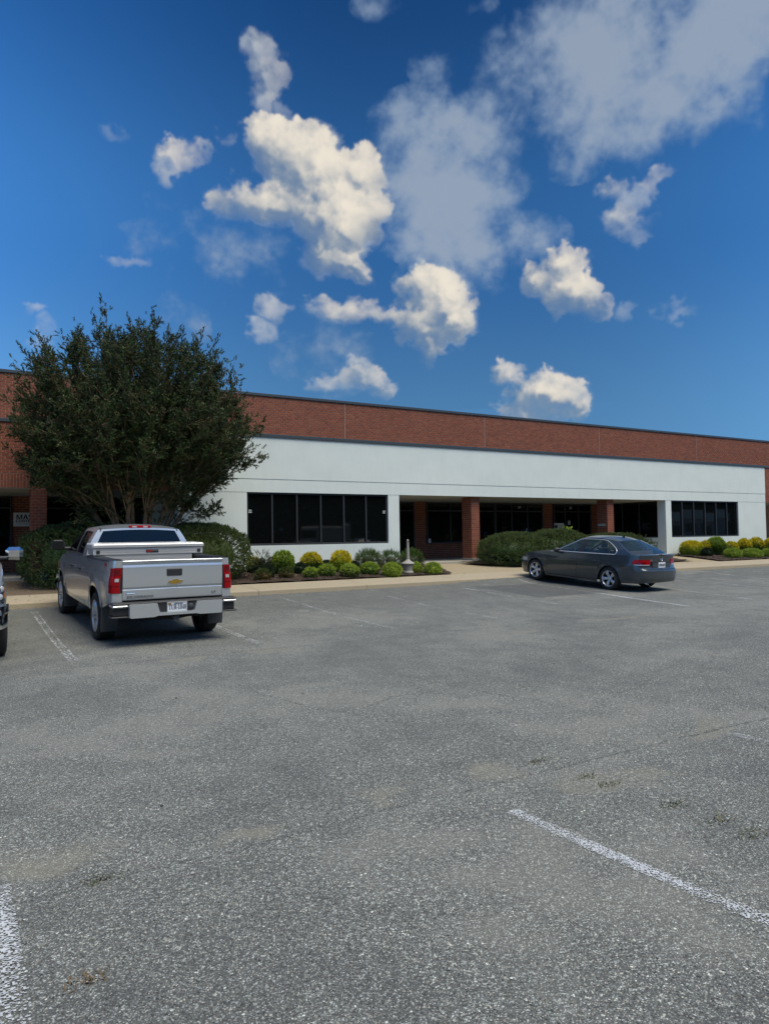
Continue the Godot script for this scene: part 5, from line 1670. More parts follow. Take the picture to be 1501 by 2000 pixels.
	for q in [[[-0.034, 0.038], [-0.012, -0.004]], [[0.034, 0.038], [0.012, -0.004]], [[-0.012, -0.004], [0.0, 0.014]], [[0.012, -0.004], [0.0, 0.014]], [[-0.046, 0.012], [-0.024, -0.040]], [[0.046, 0.012], [0.024, -0.040]], [[-0.024, -0.040], [0.0, -0.004]], [[0.024, -0.040], [0.0, -0.004]]]:
		em.tube([Vector3(q[0][0], q[0][1], 0), Vector3(q[1][0], q[1][1], 0)], [0.0065], 5)
	var eo := obj("badge", em.done(), M.chrome, o)
	eo.position = Vector3(0, 0.93, 1.052)
	eo.rotation.x = -0.12
	for q in [["Passat", -0.42, 0.035]]:
		var t := obj("badge_lettering", lettering(q[0], q[2], 0.004, "Droid Sans", false), M.chrome, o)
		t.position = Vector3(q[1], 0.905, 1.022 if q[1] < 0 else 1.012)
		t.rotation.y = signf(q[1]) * 0.22
	for x in [-0.60]:
		var ex := MB.new()
		ex.lathe([Vector2(0.036, -0.10), Vector2(0.036, 0.06), Vector2(0.031, 0.062), Vector2(0.031, -0.09), Vector2(0.0, -0.09)], 18, Transform3D(Basis(Vector3.RIGHT, PI / 2 + 0.15), Vector3(x, 0.285, 1.02)))
		obj("exhaust_pipe", ex.done(), M.chrome, o)
	var fin := MB.new()
	fin.grid([[Vector3(-0.022, 1.43, -0.34), Vector3(-0.002, 1.452, -0.33), Vector3(0.002, 1.452, -0.33), Vector3(0.022, 1.43, -0.34)], [Vector3(-0.025, 1.42, -0.24), Vector3(-0.003, 1.50, -0.22), Vector3(0.003, 1.50, -0.22), Vector3(0.025, 1.42, -0.24)], [Vector3(-0.012, 1.40, -0.15), Vector3(-0.002, 1.495, -0.17), Vector3(0.002, 1.495, -0.17), Vector3(0.012, 1.40, -0.15)]])
	obj("antenna_fin", fin.done(), M.black_plastic, o)
	stand(o, -0.746, 8.18, 0.061, 2.803)

func pickup(called: String, label: String, x: float, z: float, yaw: float, rear_marks: bool, mirror_mat: Material) -> Node3D:
	var o := thing(called, label, "pickup truck")
	var c := {
		"ctrl": [Vector2(0, -4.60), Vector2(0.45, -4.585), Vector2(0.76, -4.52), Vector2(0.92, -4.32), Vector2(0.975, -3.95), Vector2(0.995, -3.4), Vector2(1.0, -2.6), Vector2(1.0, -1.8), Vector2(1.0, -1.04), Vector2(1.006, -0.4), Vector2(1.008, 0.2), Vector2(1.0, 0.7), Vector2(0.985, 0.94), Vector2(0.955, 1.05), Vector2(0.90, 1.08), Vector2(0.80, 1.085), Vector2(0.4, 1.086), Vector2(0, 1.086)],
		"zf": -4.60, "zr": 1.6, "flare": 0.022, "arch_power": 3.0,
		"ytop": [[-4.6, 1.06], [-4.35, 1.13], [-3.9, 1.20], [-3.4, 1.265], [-3.0, 1.31], [-1.06, 1.325], [-1.0, 1.345], [0.2, 1.355], [1.086, 1.375]],
		"ybot": [[-4.6, 0.62], [-4.2, 0.50], [-3.0, 0.46], [-0.6, 0.46], [0.55, 0.60], [1.086, 0.72]],
		"arches": [[-3.645, 0.46, 0.50, 0.44], [0.0, 0.46, 0.50, 0.44]],
		"fx": [[0.42, 0.955], [0.50, 0.975], [0.62, 0.992], [0.80, 1.0], [0.98, 1.0], [1.08, 0.992], [1.16, 0.974], [1.30, 0.966], [1.40, 0.955]],
		"dzr": [[0.2, 0.0], [2.0, 0.0]], "dzf": [[0.5, 0.02], [0.8, 0.0], [1.06, 0.05]],
		"a_base": -3.38, "a_top": -2.52, "c_base": -1.06, "c_top": -1.17,
		"belt_x": [[-3.4, 0.94], [-2.4, 0.955], [-1.0, 0.955]], "roof_x": [[0.0, 0.70], [0.4, 0.745], [1.0, 0.735]], "roof_y": [[0.0, 1.755], [0.3, 1.815], [0.7, 1.83], [1.0, 1.80]],
		"cabin_bulge": 0.03, "bow_front": 0.22, "bow_rear": 0.03, "roof_crown": 0.065,
	}
	var paint: Material = M.silver_paint
	var g := 0.004
	var aF := body_a(c, -4.40)
	var aD0 := body_a(c, -3.02)
	var aD1 := body_a(c, -2.08)
	var aD2 := body_a(c, -1.30)
	var aG := body_a(c, -1.045)
	for side in [-1.0, 1.0]:
		var fl: bool = side > 0
		obj("front_fender", sheet(body_rows(c, side, aF + g, aD0 - g, 34, 0, 1, 20), fl, 0.02), paint, o)
		var d := obj("front_door", sheet(body_rows(c, side, aD0 + g, aD1 - g, 10, 0.09, 1, 20), fl, 0.02), paint, o)
		var hm := func(z: float) -> Mesh:
			var b := MB.new()
			b.box(Vector3(-0.02, -0.018, -0.10), Vector3(0.02, 0.018, 0.10), 0.012, Transform3D(Basis.IDENTITY, body_pt(c, body_a(c, z), 0, side, 1.10) + Vector3(side * 0.02, 0, 0)))
			return b.done()
		obj("handle", hm.call(-2.24), M.black_plastic, d)
		d = obj("rear_door", sheet(body_rows(c, side, aD1 + g, aD2 - g, 8, 0.09, 1, 20), fl, 0.02), paint, o)
		obj("handle", hm.call(-1.45), M.black_plastic, d)
		obj("cab_corner", sheet(body_rows(c, side, aD2 + g, aG - g * 1.5, 4, 0.09, 1, 20), fl, 0.02), paint, o)
		obj("rocker", sheet(body_rows(c, side, aD0 + g, aG - g, 16, 0, 0.085, 3, [], 0.004), fl, 0.02), paint, o)
		var bs := obj("bed_side", sheet(body_rows(c, side, aG + g * 1.5, 13.15, 44, 0, 1, 22), fl, 0.02), paint, o)
		# rear corner post: above, beside and below the lamp
		obj("bed_corner", sheet(body_rows(c, side, 13.15, 14.98, 10, 0, 0, 4, [1.262, 1.40]), fl, 0.015), paint, bs)
		obj("bed_corner", sheet(body_rows(c, side, 13.15, 14.98, 10, 0, 0, 4, [0.6, 0.862]), fl, 0.015), paint, bs)
		var lamp := obj("tail_light", sheet(body_rows(c, side, 12.40, 14.80, 16, 0, 0, 14, [0.868, 1.256], 0.016), fl, 0.035), M.red_lens, o)
		obj("lamp_back", sheet(body_rows(c, side, 12.9, 14.98, 10, 0, 0, 4, [0.862, 1.262], -0.004), fl, 0.01), M.black_plastic, lamp)
		obj("reverse_lens", sheet(body_rows(c, side, 13.75, 14.62, 6, 0, 0, 4, [1.045, 1.095], 0.022), fl, 0.01), M.clear_lens, lamp)
		obj("lens_rib", sheet(body_rows(c, side, 12.5, 14.75, 12, 0, 0, 1, [1.150, 1.158], 0.020), fl, 0.006), M.dark_red_lens, lamp)
		obj("lens_rib", sheet(body_rows(c, side, 12.5, 14.75, 12, 0, 0, 1, [0.975, 0.983], 0.020), fl, 0.006), M.dark_red_lens, lamp)
		obj("lens_inner", sheet(body_rows(c, side, 13.3, 14.6, 8, 0, 0, 4, [1.17, 1.235], 0.0185), fl, 0.006), M.dark_red_lens, lamp)
		obj("inner_shell", sheet(body_rows(c, side, aF, 12.6, 60, 0.03, 0.97, 6, [], -0.04), fl), M.underbody, o)
		# bed: inner wall and the black rail cap
		obj("bed_wall", box_mesh(Vector3(minf(side * 0.80, side * 0.86), 0.80, -0.98), Vector3(maxf(side * 0.80, side * 0.86), 1.335, 1.06)), M.black_plastic, o)
		var rail := MB.new()
		var rr := []
		for i in 11:
			var zz := lerpf(-1.0, 1.05, i / 10.0)
			var p := body_pt(c, body_a(c, zz), 1.0, side)
			rr.append([Vector3(side * 0.79, p.y - 0.03, zz), Vector3(side * 0.79, p.y + 0.012, zz), Vector3(p.x - side * 0.02, p.y + 0.014, zz), Vector3(p.x + side * 0.003, p.y - 0.004, zz), Vector3(p.x + side * 0.003, p.y - 0.03, zz)])
		rail.grid(rr, fl)
		obj("rail_cap", rail.done(), M.black_plastic, o)
		# cabin side with dark glass
		var A := func(v: float) -> float: return lerpf(c.a_base, c.a_top, v)
		var C := func(v: float) -> float: return lerpf(c.c_base, c.c_top, v)
		var w0 := func(v: float) -> float: return lerpf(c.a_base, c.a_top, v) + 0.12
		var b0 := func(v: float) -> float: return -2.10 + 0.06 * v
		var b1 := func(v: float) -> float: return -2.00 + 0.06 * v
		var r1 := func(v: float) -> float: return -1.40 + 0.03 * v
		var fr := MB.new()
		fr.grid(cabin_rows(c, side, A, C, 0.0, 0.05, 24, 1), fl)
		fr.grid(cabin_rows(c, side, A, C, 0.86, 1.0, 24, 4), fl)
		fr.grid(cabin_rows(c, side, A, w0, 0.05, 0.86, 3, 12), fl)
		fr.grid(cabin_rows(c, side, b0, b1, 0.05, 0.86, 2, 12), fl)
		fr.grid(cabin_rows(c, side, r1, C, 0.05, 0.86, 6, 12), fl)
		obj("cabin_side", fr.done(), paint, o)
		for q in [[w0, b0], [b1, r1]]:
			var rows := cabin_rows(c, side, q[0], q[1], 0.05, 0.86, 10, 12)
			obj("side_window", sheet(pushed(rows, -0.012, fl), fl), M.tinted_glass, o)
			var loop := []
			for k in 11: loop.append(rows[0][k])
			for k in 13: loop.append(rows[k][10])
			for k in 11: loop.append(rows[12][10 - k])
			for k in 13: loop.append(rows[12 - k][0])
			strip_tube("window_seal", loop, 0.012, M.black_plastic, o)
		# mirror
		var mb := MB.new()
		mb.box(Vector3(-0.125, -0.10, -0.06), Vector3(0.125, 0.10, 0.06), 0.05, Transform3D(Basis(Vector3.UP, side * 0.15), Vector3(side * 1.15, 1.46, -2.98)))
		var mo := obj("mirror", mb.done(), mirror_mat, o)
		obj("mirror_arm", box_mesh(Vector3(minf(side * 0.90, side * 1.06), 1.36, -3.02), Vector3(maxf(side * 0.90, side * 1.06), 1.42, -2.95), 0.02), M.black_plastic, mo)
		var mg := obj("mirror_glass", box_mesh(Vector3(-0.10, -0.08, -0.002), Vector3(0.10, 0.08, 0.002)), M.tinted_glass, mo)
		mg.transform = Transform3D(Basis(Vector3.UP, side * 0.15), Vector3(side * 1.15 + side * 0.009, 1.46, -2.918))
		for zz in [0.0, -3.645]:
			wheel(o, Vector3(side * 0.865, 0.402, zz), side, "truck", 0.402, 0.268, 0.27)
			var fb := MB.new()
			fb.box(Vector3(-0.135, 0.20, -0.012), Vector3(0.135, 0.70, 0.012), 0.010, Transform3D(Basis(Vector3.RIGHT, 0.10), Vector3(side * 0.875, 0.0, zz + 0.50)))
			obj("mud_flap", fb.done(), M.flap_rubber, o)
			obj("wheel_well", box_mesh(Vector3(minf(side * 0.60, side * 0.93), 0.5, zz - 0.47), Vector3(maxf(side * 0.60, side * 0.93), 1.0, zz + 0.47)), M.underbody, o)
		# nose
		var hl := obj("headlight", sheet(body_rows(c, side, 1.75, 3.45, 16, 0, 0, 8, [0.85, 1.075], 0.012), fl, 0.03), M.lamp_shell, o)
		obj("lamp_bezel", sheet(body_rows(c, side, 1.7, 3.5, 16, 0, 0, 1, [0.832, 0.852], 0.02), fl, 0.02), M.chrome, hl)
		obj("lamp_bezel", sheet(body_rows(c, side, 1.8, 3.3, 16, 0, 0, 1, [0.985, 0.998], 0.022), fl, 0.012), M.chrome, hl)
		obj("turn_signal", sheet(body_rows(c, side, 3.15, 3.42, 4, 0, 0, 4, [0.90, 1.05], 0.018), fl, 0.012), M.amber_lens, hl)
		for e in [[2.25, 0.925], [2.75, 0.925], [2.4, 1.03], [2.9, 1.03]]:
			var lens := MB.new()
			var at := body_pt(c, e[0], 0, side, e[1])
			var out := Vector3(at.x * 0.6, 0, -1.0 + 0.25 * absf(at.x)).normalized()
			lens.lathe([Vector2(0.045, -0.02), Vector2(0.045, 0.012), Vector2(0.03, 0.024), Vector2(0.0, 0.028)], 16, aim(at, out, 1.0, 0.0))
			obj("lamp_lens", lens.done(), M.clear_lens, hl)
		obj("nose_panel", sheet(body_rows(c, side, 0.0, aF - g, 24, 0, 1, 12), fl, 0.02), paint, o)
		obj("front_bumper", sheet(body_rows(c, side, 0, 3.6, 22, 0, 0, 8, [0.70, 0.80], 0.05), fl, 0.05), M.chrome, o)
		var nb := MB.new()
		var rb := []
		for i in 5:
			var row := []
			for j in 21:
				var p := body_pt(c, lerpf(0, 3.7, j / 20.0), 0, side, 0.72)
				row.append(Vector3(p.x * 1.02, [0.48, 0.50, 0.58, 0.68, 0.73][i], p.z - [0.02, 0.06, 0.09, 0.09, 0.06][i]))
			rb.append(row)
		nb.grid(rb, fl)
		obj("bumper_bar", nb.done(), M.chrome, o)
		var fg := MB.new()
		fg.lathe([Vector2(0.06, 0), Vector2(0.055, 0.02), Vector2(0.0, 0.03)], 16, Transform3D(Basis(Vector3.UP, side * -0.5) * Basis(Vector3.RIGHT, -PI / 2), Vector3(side * 0.80, 0.60, -4.58)))
		obj("fog_lamp", fg.done(), M.clear_lens, o)
	obj("hood", sheet(deck_rows(c, -4.56, -3.30, 16, 0.07), true), paint, o)
	obj("cowl", box_mesh(Vector3(-0.92, 1.20, -3.36), Vector3(0.92, 1.285, -3.05)), M.black_plastic, o)
	var gr := obj("grille", box_mesh(Vector3(-0.66, 0.82, -4.60), Vector3(0.66, 1.06, -4.50), 0.02), M.black_plastic, o)
	for k in 3: obj("grille_bar", box_mesh(Vector3(-0.64, 0.85 + 0.075 * k, -4.625), Vector3(0.64, 0.875 + 0.075 * k, -4.59), 0.008), M.chrome, gr)
	obj("roof", sheet(roof_rows(c), true), paint, o)
	obj("windshield", sheet(screen_rows(c, false, -0.97, 0.97, 0.02, 0.97), true), M.tinted_glass, o)
	# back of the cab
	var bw := MB.new()
	for q in [[-1.0, -0.86, 0, 1], [0.86, 1.0, 0, 1], [-0.86, 0.86, 0.93, 1.0], [-0.86, 0.86, 0.0, 0.10]]: bw.grid(screen_rows(c, true, q[0], q[1], q[2], q[3]), false)
	bw.box(Vector3(-0.95, 0.55, -1.10), Vector3(0.95, 1.325, -1.055))
	obj("cab_back", bw.done(), paint, o)
	obj("rear_window", sheet(pushed(screen_rows(c, true, -0.86, 0.86, 0.10, 0.93), -0.006, false), false), M.tinted_glass, o)
	for s in [-1.0, 1.0]: strip_tube("roof_seam", [screen_pt(c, s * 0.93, 0.93, true) + Vector3(0, 0, 0.004), screen_pt(c, s * 0.93, 1.0, true) + Vector3(0, 0.004, 0.0), screen_pt(c, s * 0.93, 1.0, true) + Vector3(0, 0.018, -0.12)], 0.010, M.black_plastic, o)
	var bl := obj("brake_light", box_mesh(Vector3(-0.20, 1.822, -1.20), Vector3(0.20, 1.878, -1.135), 0.014), M.red_lens, o)
	for s in [-0.10, 0.10]: obj("cargo_lamp", box_mesh(Vector3(s - 0.042, 1.838, -1.14), Vector3(s + 0.042, 1.864, -1.131), 0.006), M.clear_lens, bl)
	# bed
	obj("bed_floor", box_mesh(Vector3(-0.80, 0.80, -0.98), Vector3(0.80, 0.84, 1.04)), M.black_plastic, o)
	obj("bed_front", box_mesh(Vector3(-0.95, 0.6, -1.035), Vector3(0.95, 1.345, -0.985)), paint, o)
	obj("underside", boxes([[Vector3(-0.55, 0.42, -4.3), Vector3(-0.40, 0.62, 1.05)], [Vector3(0.40, 0.42, -4.3), Vector3(0.55, 0.62, 1.05)], [Vector3(-0.85, 0.36, -0.07), Vector3(0.85, 0.48, 0.07)], [Vector3(-0.85, 0.36, -3.70), Vector3(0.85, 0.48, -3.58)], [Vector3(-0.9, 0.60, -4.4), Vector3(0.9, 0.80, 1.0)]]), M.underbody, o)
	var spare := MB.new()
	spare.lathe([Vector2(0.0, -0.11), Vector2(0.33, -0.11), Vector2(0.385, -0.06), Vector2(0.385, 0.06), Vector2(0.33, 0.11), Vector2(0.0, 0.11)], 28, Transform3D(Basis.IDENTITY, Vector3(0, 0.51, 0.66)))
	obj("spare_wheel", spare.done(), M.tyre_rubber, o)
	# tailgate: one pressed panel
	var prof := [Vector2(0.745, 1.072), Vector2(0.75, 1.083), Vector2(0.765, 1.088), Vector2(0.900, 1.092), Vector2(0.912, 1.092), Vector2(0.918, 1.084), Vector2(0.936, 1.086), Vector2(0.944, 1.098), Vector2(0.96, 1.100), Vector2(1.10, 1.106), Vector2(1.245, 1.102), Vector2(1.268, 1.099), Vector2(1.290, 1.090), Vector2(1.312, 1.084), Vector2(1.325, 1.088), Vector2(1.337, 1.104), Vector2(1.352, 1.116), Vector2(1.366, 1.112), Vector2(1.374, 1.098), Vector2(1.376, 1.06)]
	var rows := []
	for p in prof:
		var row := []
		for k in 15: row.append(Vector3(lerpf(-0.797, 0.797, k / 14.0), p.x + 0.004 * (1 - pow(lerpf(-1, 1, k / 14.0), 2.0)), p.y + 0.006 * (1 - pow(lerpf(-1, 1, k / 14.0), 2.0))))
		rows.append(row)
	var tg := obj("tailgate", sheet(rows, false, 0.03), paint, o)
	var inner := obj("inner_panel", box_mesh(Vector3(-0.79, 0.76, 1.03), Vector3(0.79, 1.372, 1.062)), M.black_plastic, tg)
	var hd := obj("handle", box_mesh(Vector3(-0.125, 1.108, 1.098), Vector3(0.125, 1.228, 1.122), 0.018), M.black_plastic, tg)
	hd.set_meta("label", "black recessed latch handle")
	# bumper
	var bz := 1.30
	var top := obj("bumper_pad", box_mesh(Vector3(-0.985, 0.700, 1.06), Vector3(0.985, 0.728, bz - 0.025), 0.012), M.black_plastic, o)
	var bar := MB.new()
	var edge := [Vector2(-0.745, 0.515), Vector2(-0.745, 0.70), Vector2(-0.73, 0.714), Vector2(-0.325, 0.714), Vector2(-0.305, 0.705), Vector2(-0.268, 0.575), Vector2(-0.248, 0.562), Vector2(0.248, 0.562), Vector2(0.268, 0.575), Vector2(0.305, 0.705), Vector2(0.325, 0.714), Vector2(0.73, 0.714), Vector2(0.745, 0.70), Vector2(0.745, 0.515), Vector2(0.72, 0.482), Vector2(0.36, 0.482), Vector2(0.30, 0.498), Vector2(-0.30, 0.498), Vector2(-0.36, 0.482), Vector2(-0.72, 0.482)]
	var face := PackedVector2Array()
	for i in edge.size():   # the face stands forward of a narrow bevel
		var p0: Vector2 = (edge[i] - edge[(i + edge.size() - 1) % edge.size()]).normalized()
		var p1: Vector2 = (edge[(i + 1) % edge.size()] - edge[i]).normalized()
		var nn := (Vector2(p0.y, -p0.x) + Vector2(p1.y, -p1.x)).normalized()
		face.append(edge[i] + nn * 0.012)
	var tri_ := Geometry2D.triangulate_polygon(face)
	var zz_ := func(q: Vector2) -> float: return bz
	for k in range(0, tri_.size(), 3):
		var q := [face[tri_[k]], face[tri_[k + 1]], face[tri_[k + 2]]]
		if (q[1] - q[0]).cross(q[2] - q[0]) > 0: q.reverse()
		bar.tri(Vector3(q[0].x, q[0].y, zz_.call(q[0])), Vector3(q[1].x, q[1].y, zz_.call(q[1])), Vector3(q[2].x, q[2].y, zz_.call(q[2])))
	for i in edge.size():
		var n := (i + 1) % edge.size()
		bar.quad(Vector3(edge[i].x, edge[i].y, bz - 0.06), Vector3(edge[n].x, edge[n].y, bz - 0.06), Vector3(face[n].x, face[n].y, zz_.call(face[n])), Vector3(face[i].x, face[i].y, zz_.call(face[i])))
		bar.quad(Vector3(edge[i].x, edge[i].y, 1.12), Vector3(edge[n].x, edge[n].y, 1.12), Vector3(edge[n].x, edge[n].y, bz - 0.06), Vector3(edge[i].x, edge[i].y, bz - 0.06))
	obj("rear_bumper", bar.done(), M.silver_paint, o)
	for s in [-1.0, 1.0]:
		var cap := MB.new()
		cap.box(Vector3(minf(s * 0.745, s * 1.0), 0.50, 1.02), Vector3(maxf(s * 0.745, s * 1.0), 0.525, bz - 0.03), 0.01)
		cap.box(Vector3(minf(s * 0.745, s * 0.965), 0.525, 0.98), Vector3(maxf(s * 0.745, s * 0.965), 0.655, bz - 0.075), 0.01)
		obj("bumper_step", cap.done(), M.black_plastic, o)
		obj("bumper_end", box_mesh(Vector3(minf(s * 0.745, s * 0.99), 0.655, 1.02), Vector3(maxf(s * 0.745, s * 0.99), 0.702, bz - 0.02), 0.02), M.silver_paint, o)
	var pr := obj("plate_recess", box_mesh(Vector3(-0.295, 0.562, 1.15), Vector3(0.295, 0.705, 1.262)), M.black_plastic, o)
	var so := MB.new()
	so.lathe([Vector2(0.0, 0.018), Vector2(0.036, 0.018), Vector2(0.042, 0.0)], 18, Transform3D(Basis(Vector3.RIGHT, PI / 2), Vector3(0.225, 0.635, 1.262)))
	obj("trailer_socket", so.done(), M.flap_rubber, pr)
	obj("hitch", box_mesh(Vector3(-0.045, 0.40, 1.0), Vector3(0.045, 0.485, 1.24), 0.006), M.flap_rubber, o)
	obj("hitch_beam", box_mesh(Vector3(-0.5, 0.43, 0.98), Vector3(0.5, 0.50, 1.06), 0.02), M.underbody, o)
	var lp := obj("licence_plate", box_mesh(Vector3(-0.153, 0.556, 1.266), Vector3(0.153, 0.708, 1.274), 0.003), M.plate_white, o)
	obj("plate_frame", boxes([[Vector3(-0.16, 0.55, 1.262), Vector3(0.16, 0.568, 1.279)], [Vector3(-0.16, 0.696, 1.262), Vector3(0.16, 0.712, 1.279)], [Vector3(-0.16, 0.568, 1.262), Vector3(-0.148, 0.696, 1.279)], [Vector3(0.148, 0.568, 1.262), Vector3(0.16, 0.696, 1.279)]], 0.002), M.weathered_panel, lp)
	if rear_marks:
		var t := obj("lettering", lettering("TUR-1048", 0.078, 0.003, "Droid Serif", true, 0.56), M.plate_blue, lp)
		t.position = Vector3(0.004, 0.628, 1.2755)
		t = obj("lettering", lettering("VIRGINIA", 0.022, 0.002), M.plate_blue, lp)
		t.position = Vector3(0.02, 0.680, 1.2755)
		obj("month_sticker", box_mesh(Vector3(-0.143, 0.672, 1.2745), Vector3(-0.095, 0.694, 1.277)), M.gold_badge, lp)
		t = obj("badge_lettering", lettering("SILVERADO", 0.036, 0.005, "Droid Sans", true, 1.55), M.letter_grey, tg)
		t.position = Vector3(-0.53, 0.80, 1.096)
		t = obj("badge_lettering", lettering("LT", 0.034, 0.005, "Droid Sans", true, 1.5), M.letter_grey, tg)
		t.position = Vector3(0.655, 0.815, 1.096)
		obj("dealer_sticker", box_mesh(Vector3(-0.745, 0.845, 1.0935), Vector3(-0.60, 0.878, 1.0955)), M.decal_blue, tg)
		obj("sticker_border", box_mesh(Vector3(-0.738, 0.851, 1.0955), Vector3(-0.607, 0.866, 1.0965)), M.decal_white, tg)
		# the bow-tie shaped badge: chrome edge, gold face
		for q in [[1.0, 1.108, M.chrome, 0.010], [0.88, 1.1185, M.gold_badge, 0.006]]:
			var out := []
			for e in [[-0.125, -0.020], [-0.055, -0.020], [-0.055, -0.042], [0.04, -0.042], [0.04, -0.020], [0.105, -0.020], [0.135, 0.022], [0.055, 0.022], [0.055, 0.042], [-0.04, 0.042], [-0.04, 0.022], [-0.098, 0.022]]:
				out.append(Vector2(e[0] * (q[0] + 0.05 if q[0] < 1 else 1.0), e[1] * q[0]))
			var pg := PackedVector2Array(out)
			var ti := Geometry2D.triangulate_polygon(pg)
			var b := MB.new()
			for k in range(0, ti.size(), 3):
				b.tri(Vector3(pg[ti[k]].x, pg[ti[k]].y, q[3]), Vector3(pg[ti[k + 2]].x, pg[ti[k + 2]].y, q[3]), Vector3(pg[ti[k + 1]].x, pg[ti[k + 1]].y, q[3]))
			for k in pg.size():
				var n := (k + 1) % pg.size()
				b.quad(Vector3(pg[k].x, pg[k].y, 0), Vector3(pg[k].x, pg[k].y, q[3]), Vector3(pg[n].x, pg[n].y, q[3]), Vector3(pg[n].x, pg[n].y, 0))
			var bo := obj("badge", b.done(), q[2], tg)
			bo.position = Vector3(0.012, 1.015, q[1])
		for s in [-1.0, 1.0]:
			t = obj("decal_lettering", lettering("4X4", 0.062, 0.002, "Droid Sans", true, 1.5), M.decal_red, o)
			t.position = body_pt(c, body_a(c, 0.66), 0, s, 1.29) + Vector3(s * 0.002, 0, 0)
			t.rotation.y = s * PI / 2
	stand(o, x, z, yaw, 3.645)
	return o

func tread_plate() -> void:
	var n := 128
	var d := PackedByteArray()
	d.resize(n * n)
	for y in n:
		for x in n:
			var h := 0.0
			for q in [[32.0, 32.0, 1.0], [96.0, 96.0, 1.0], [96.0, 32.0, -1.0], [32.0, 96.0, -1.0]]:
				var u: float = ((x - q[0]) + (y - q[1]) * q[2]) * 0.7071
				var v: float = (-(x - q[0]) * q[2] + (y - q[1])) * 0.7071
				h = maxf(h, 1.0 - pow(u / 30.0, 2.0) - pow(v / 9.0, 2.0))
			d[y * n + x] = int(clampf(h * 1.6, 0.0, 1.0) * 255.0)
	var m: StandardMaterial3D = M.tread_plate
	m.uv1_triplanar = true
	m.uv1_scale = Vector3.ONE / 0.075
	m.heightmap_enabled = true
	m.heightmap_texture = ImageTexture.create_from_image(Image.create_from_data(n, n, false, Image.FORMAT_L8, d))
	m.heightmap_scale = 0.9

func build_vehicles() -> void:
	sedan()
	var t := pickup("silver_pickup", "silver four-door pickup parked nose to the kerb with a metal toolbox across its bed", -14.42, 9.67, 0.032, true, M.black_plastic)
	tread_plate()
	var b := thing("truck_toolbox", "aluminium tread-plate toolbox lying across the silver pickup's bed rails", "toolbox")
	b.transform = t.transform * Transform3D(Basis.IDENTITY, Vector3(0, 1.374, -0.66))
	var lid := obj("lid", box_mesh(Vector3(-0.975, 0.118, -0.29), Vector3(0.975, 0.200, 0.29), 0.022), M.tread_plate, b)
	obj("body", boxes([[Vector3(-0.955, 0.0, -0.265), Vector3(0.955, 0.117, 0.265)], [Vector3(-0.76, -0.33, -0.26), Vector3(0.76, -0.002, 0.255)]], 0.008), M.tread_plate, b)
	for s in [-1.0, 1.0]: obj("latch", box_mesh(Vector3(s * 0.88 - 0.03, 0.03, 0.262), Vector3(s * 0.88 + 0.03, 0.09, 0.278), 0.006), M.black_plastic, b)
	obj("maker_plate", box_mesh(Vector3(-0.075, 0.035, 0.262), Vector3(0.145, 0.088, 0.271), 0.004), M.print_black, b)
	obj("red_panel", box_mesh(Vector3(-0.062, 0.045, 0.268), Vector3(0.032, 0.079, 0.273)), M.decal_red, b)
	obj("silver_panel", box_mesh(Vector3(0.036, 0.045, 0.268), Vector3(0.132, 0.079, 0.273)), M.chrome, b)
	pickup("nose_out_pickup", "silver pickup with chrome mirrors and bumper, parked nose out at the left edge", -17.77, 6.85, PI, false, M.chrome)

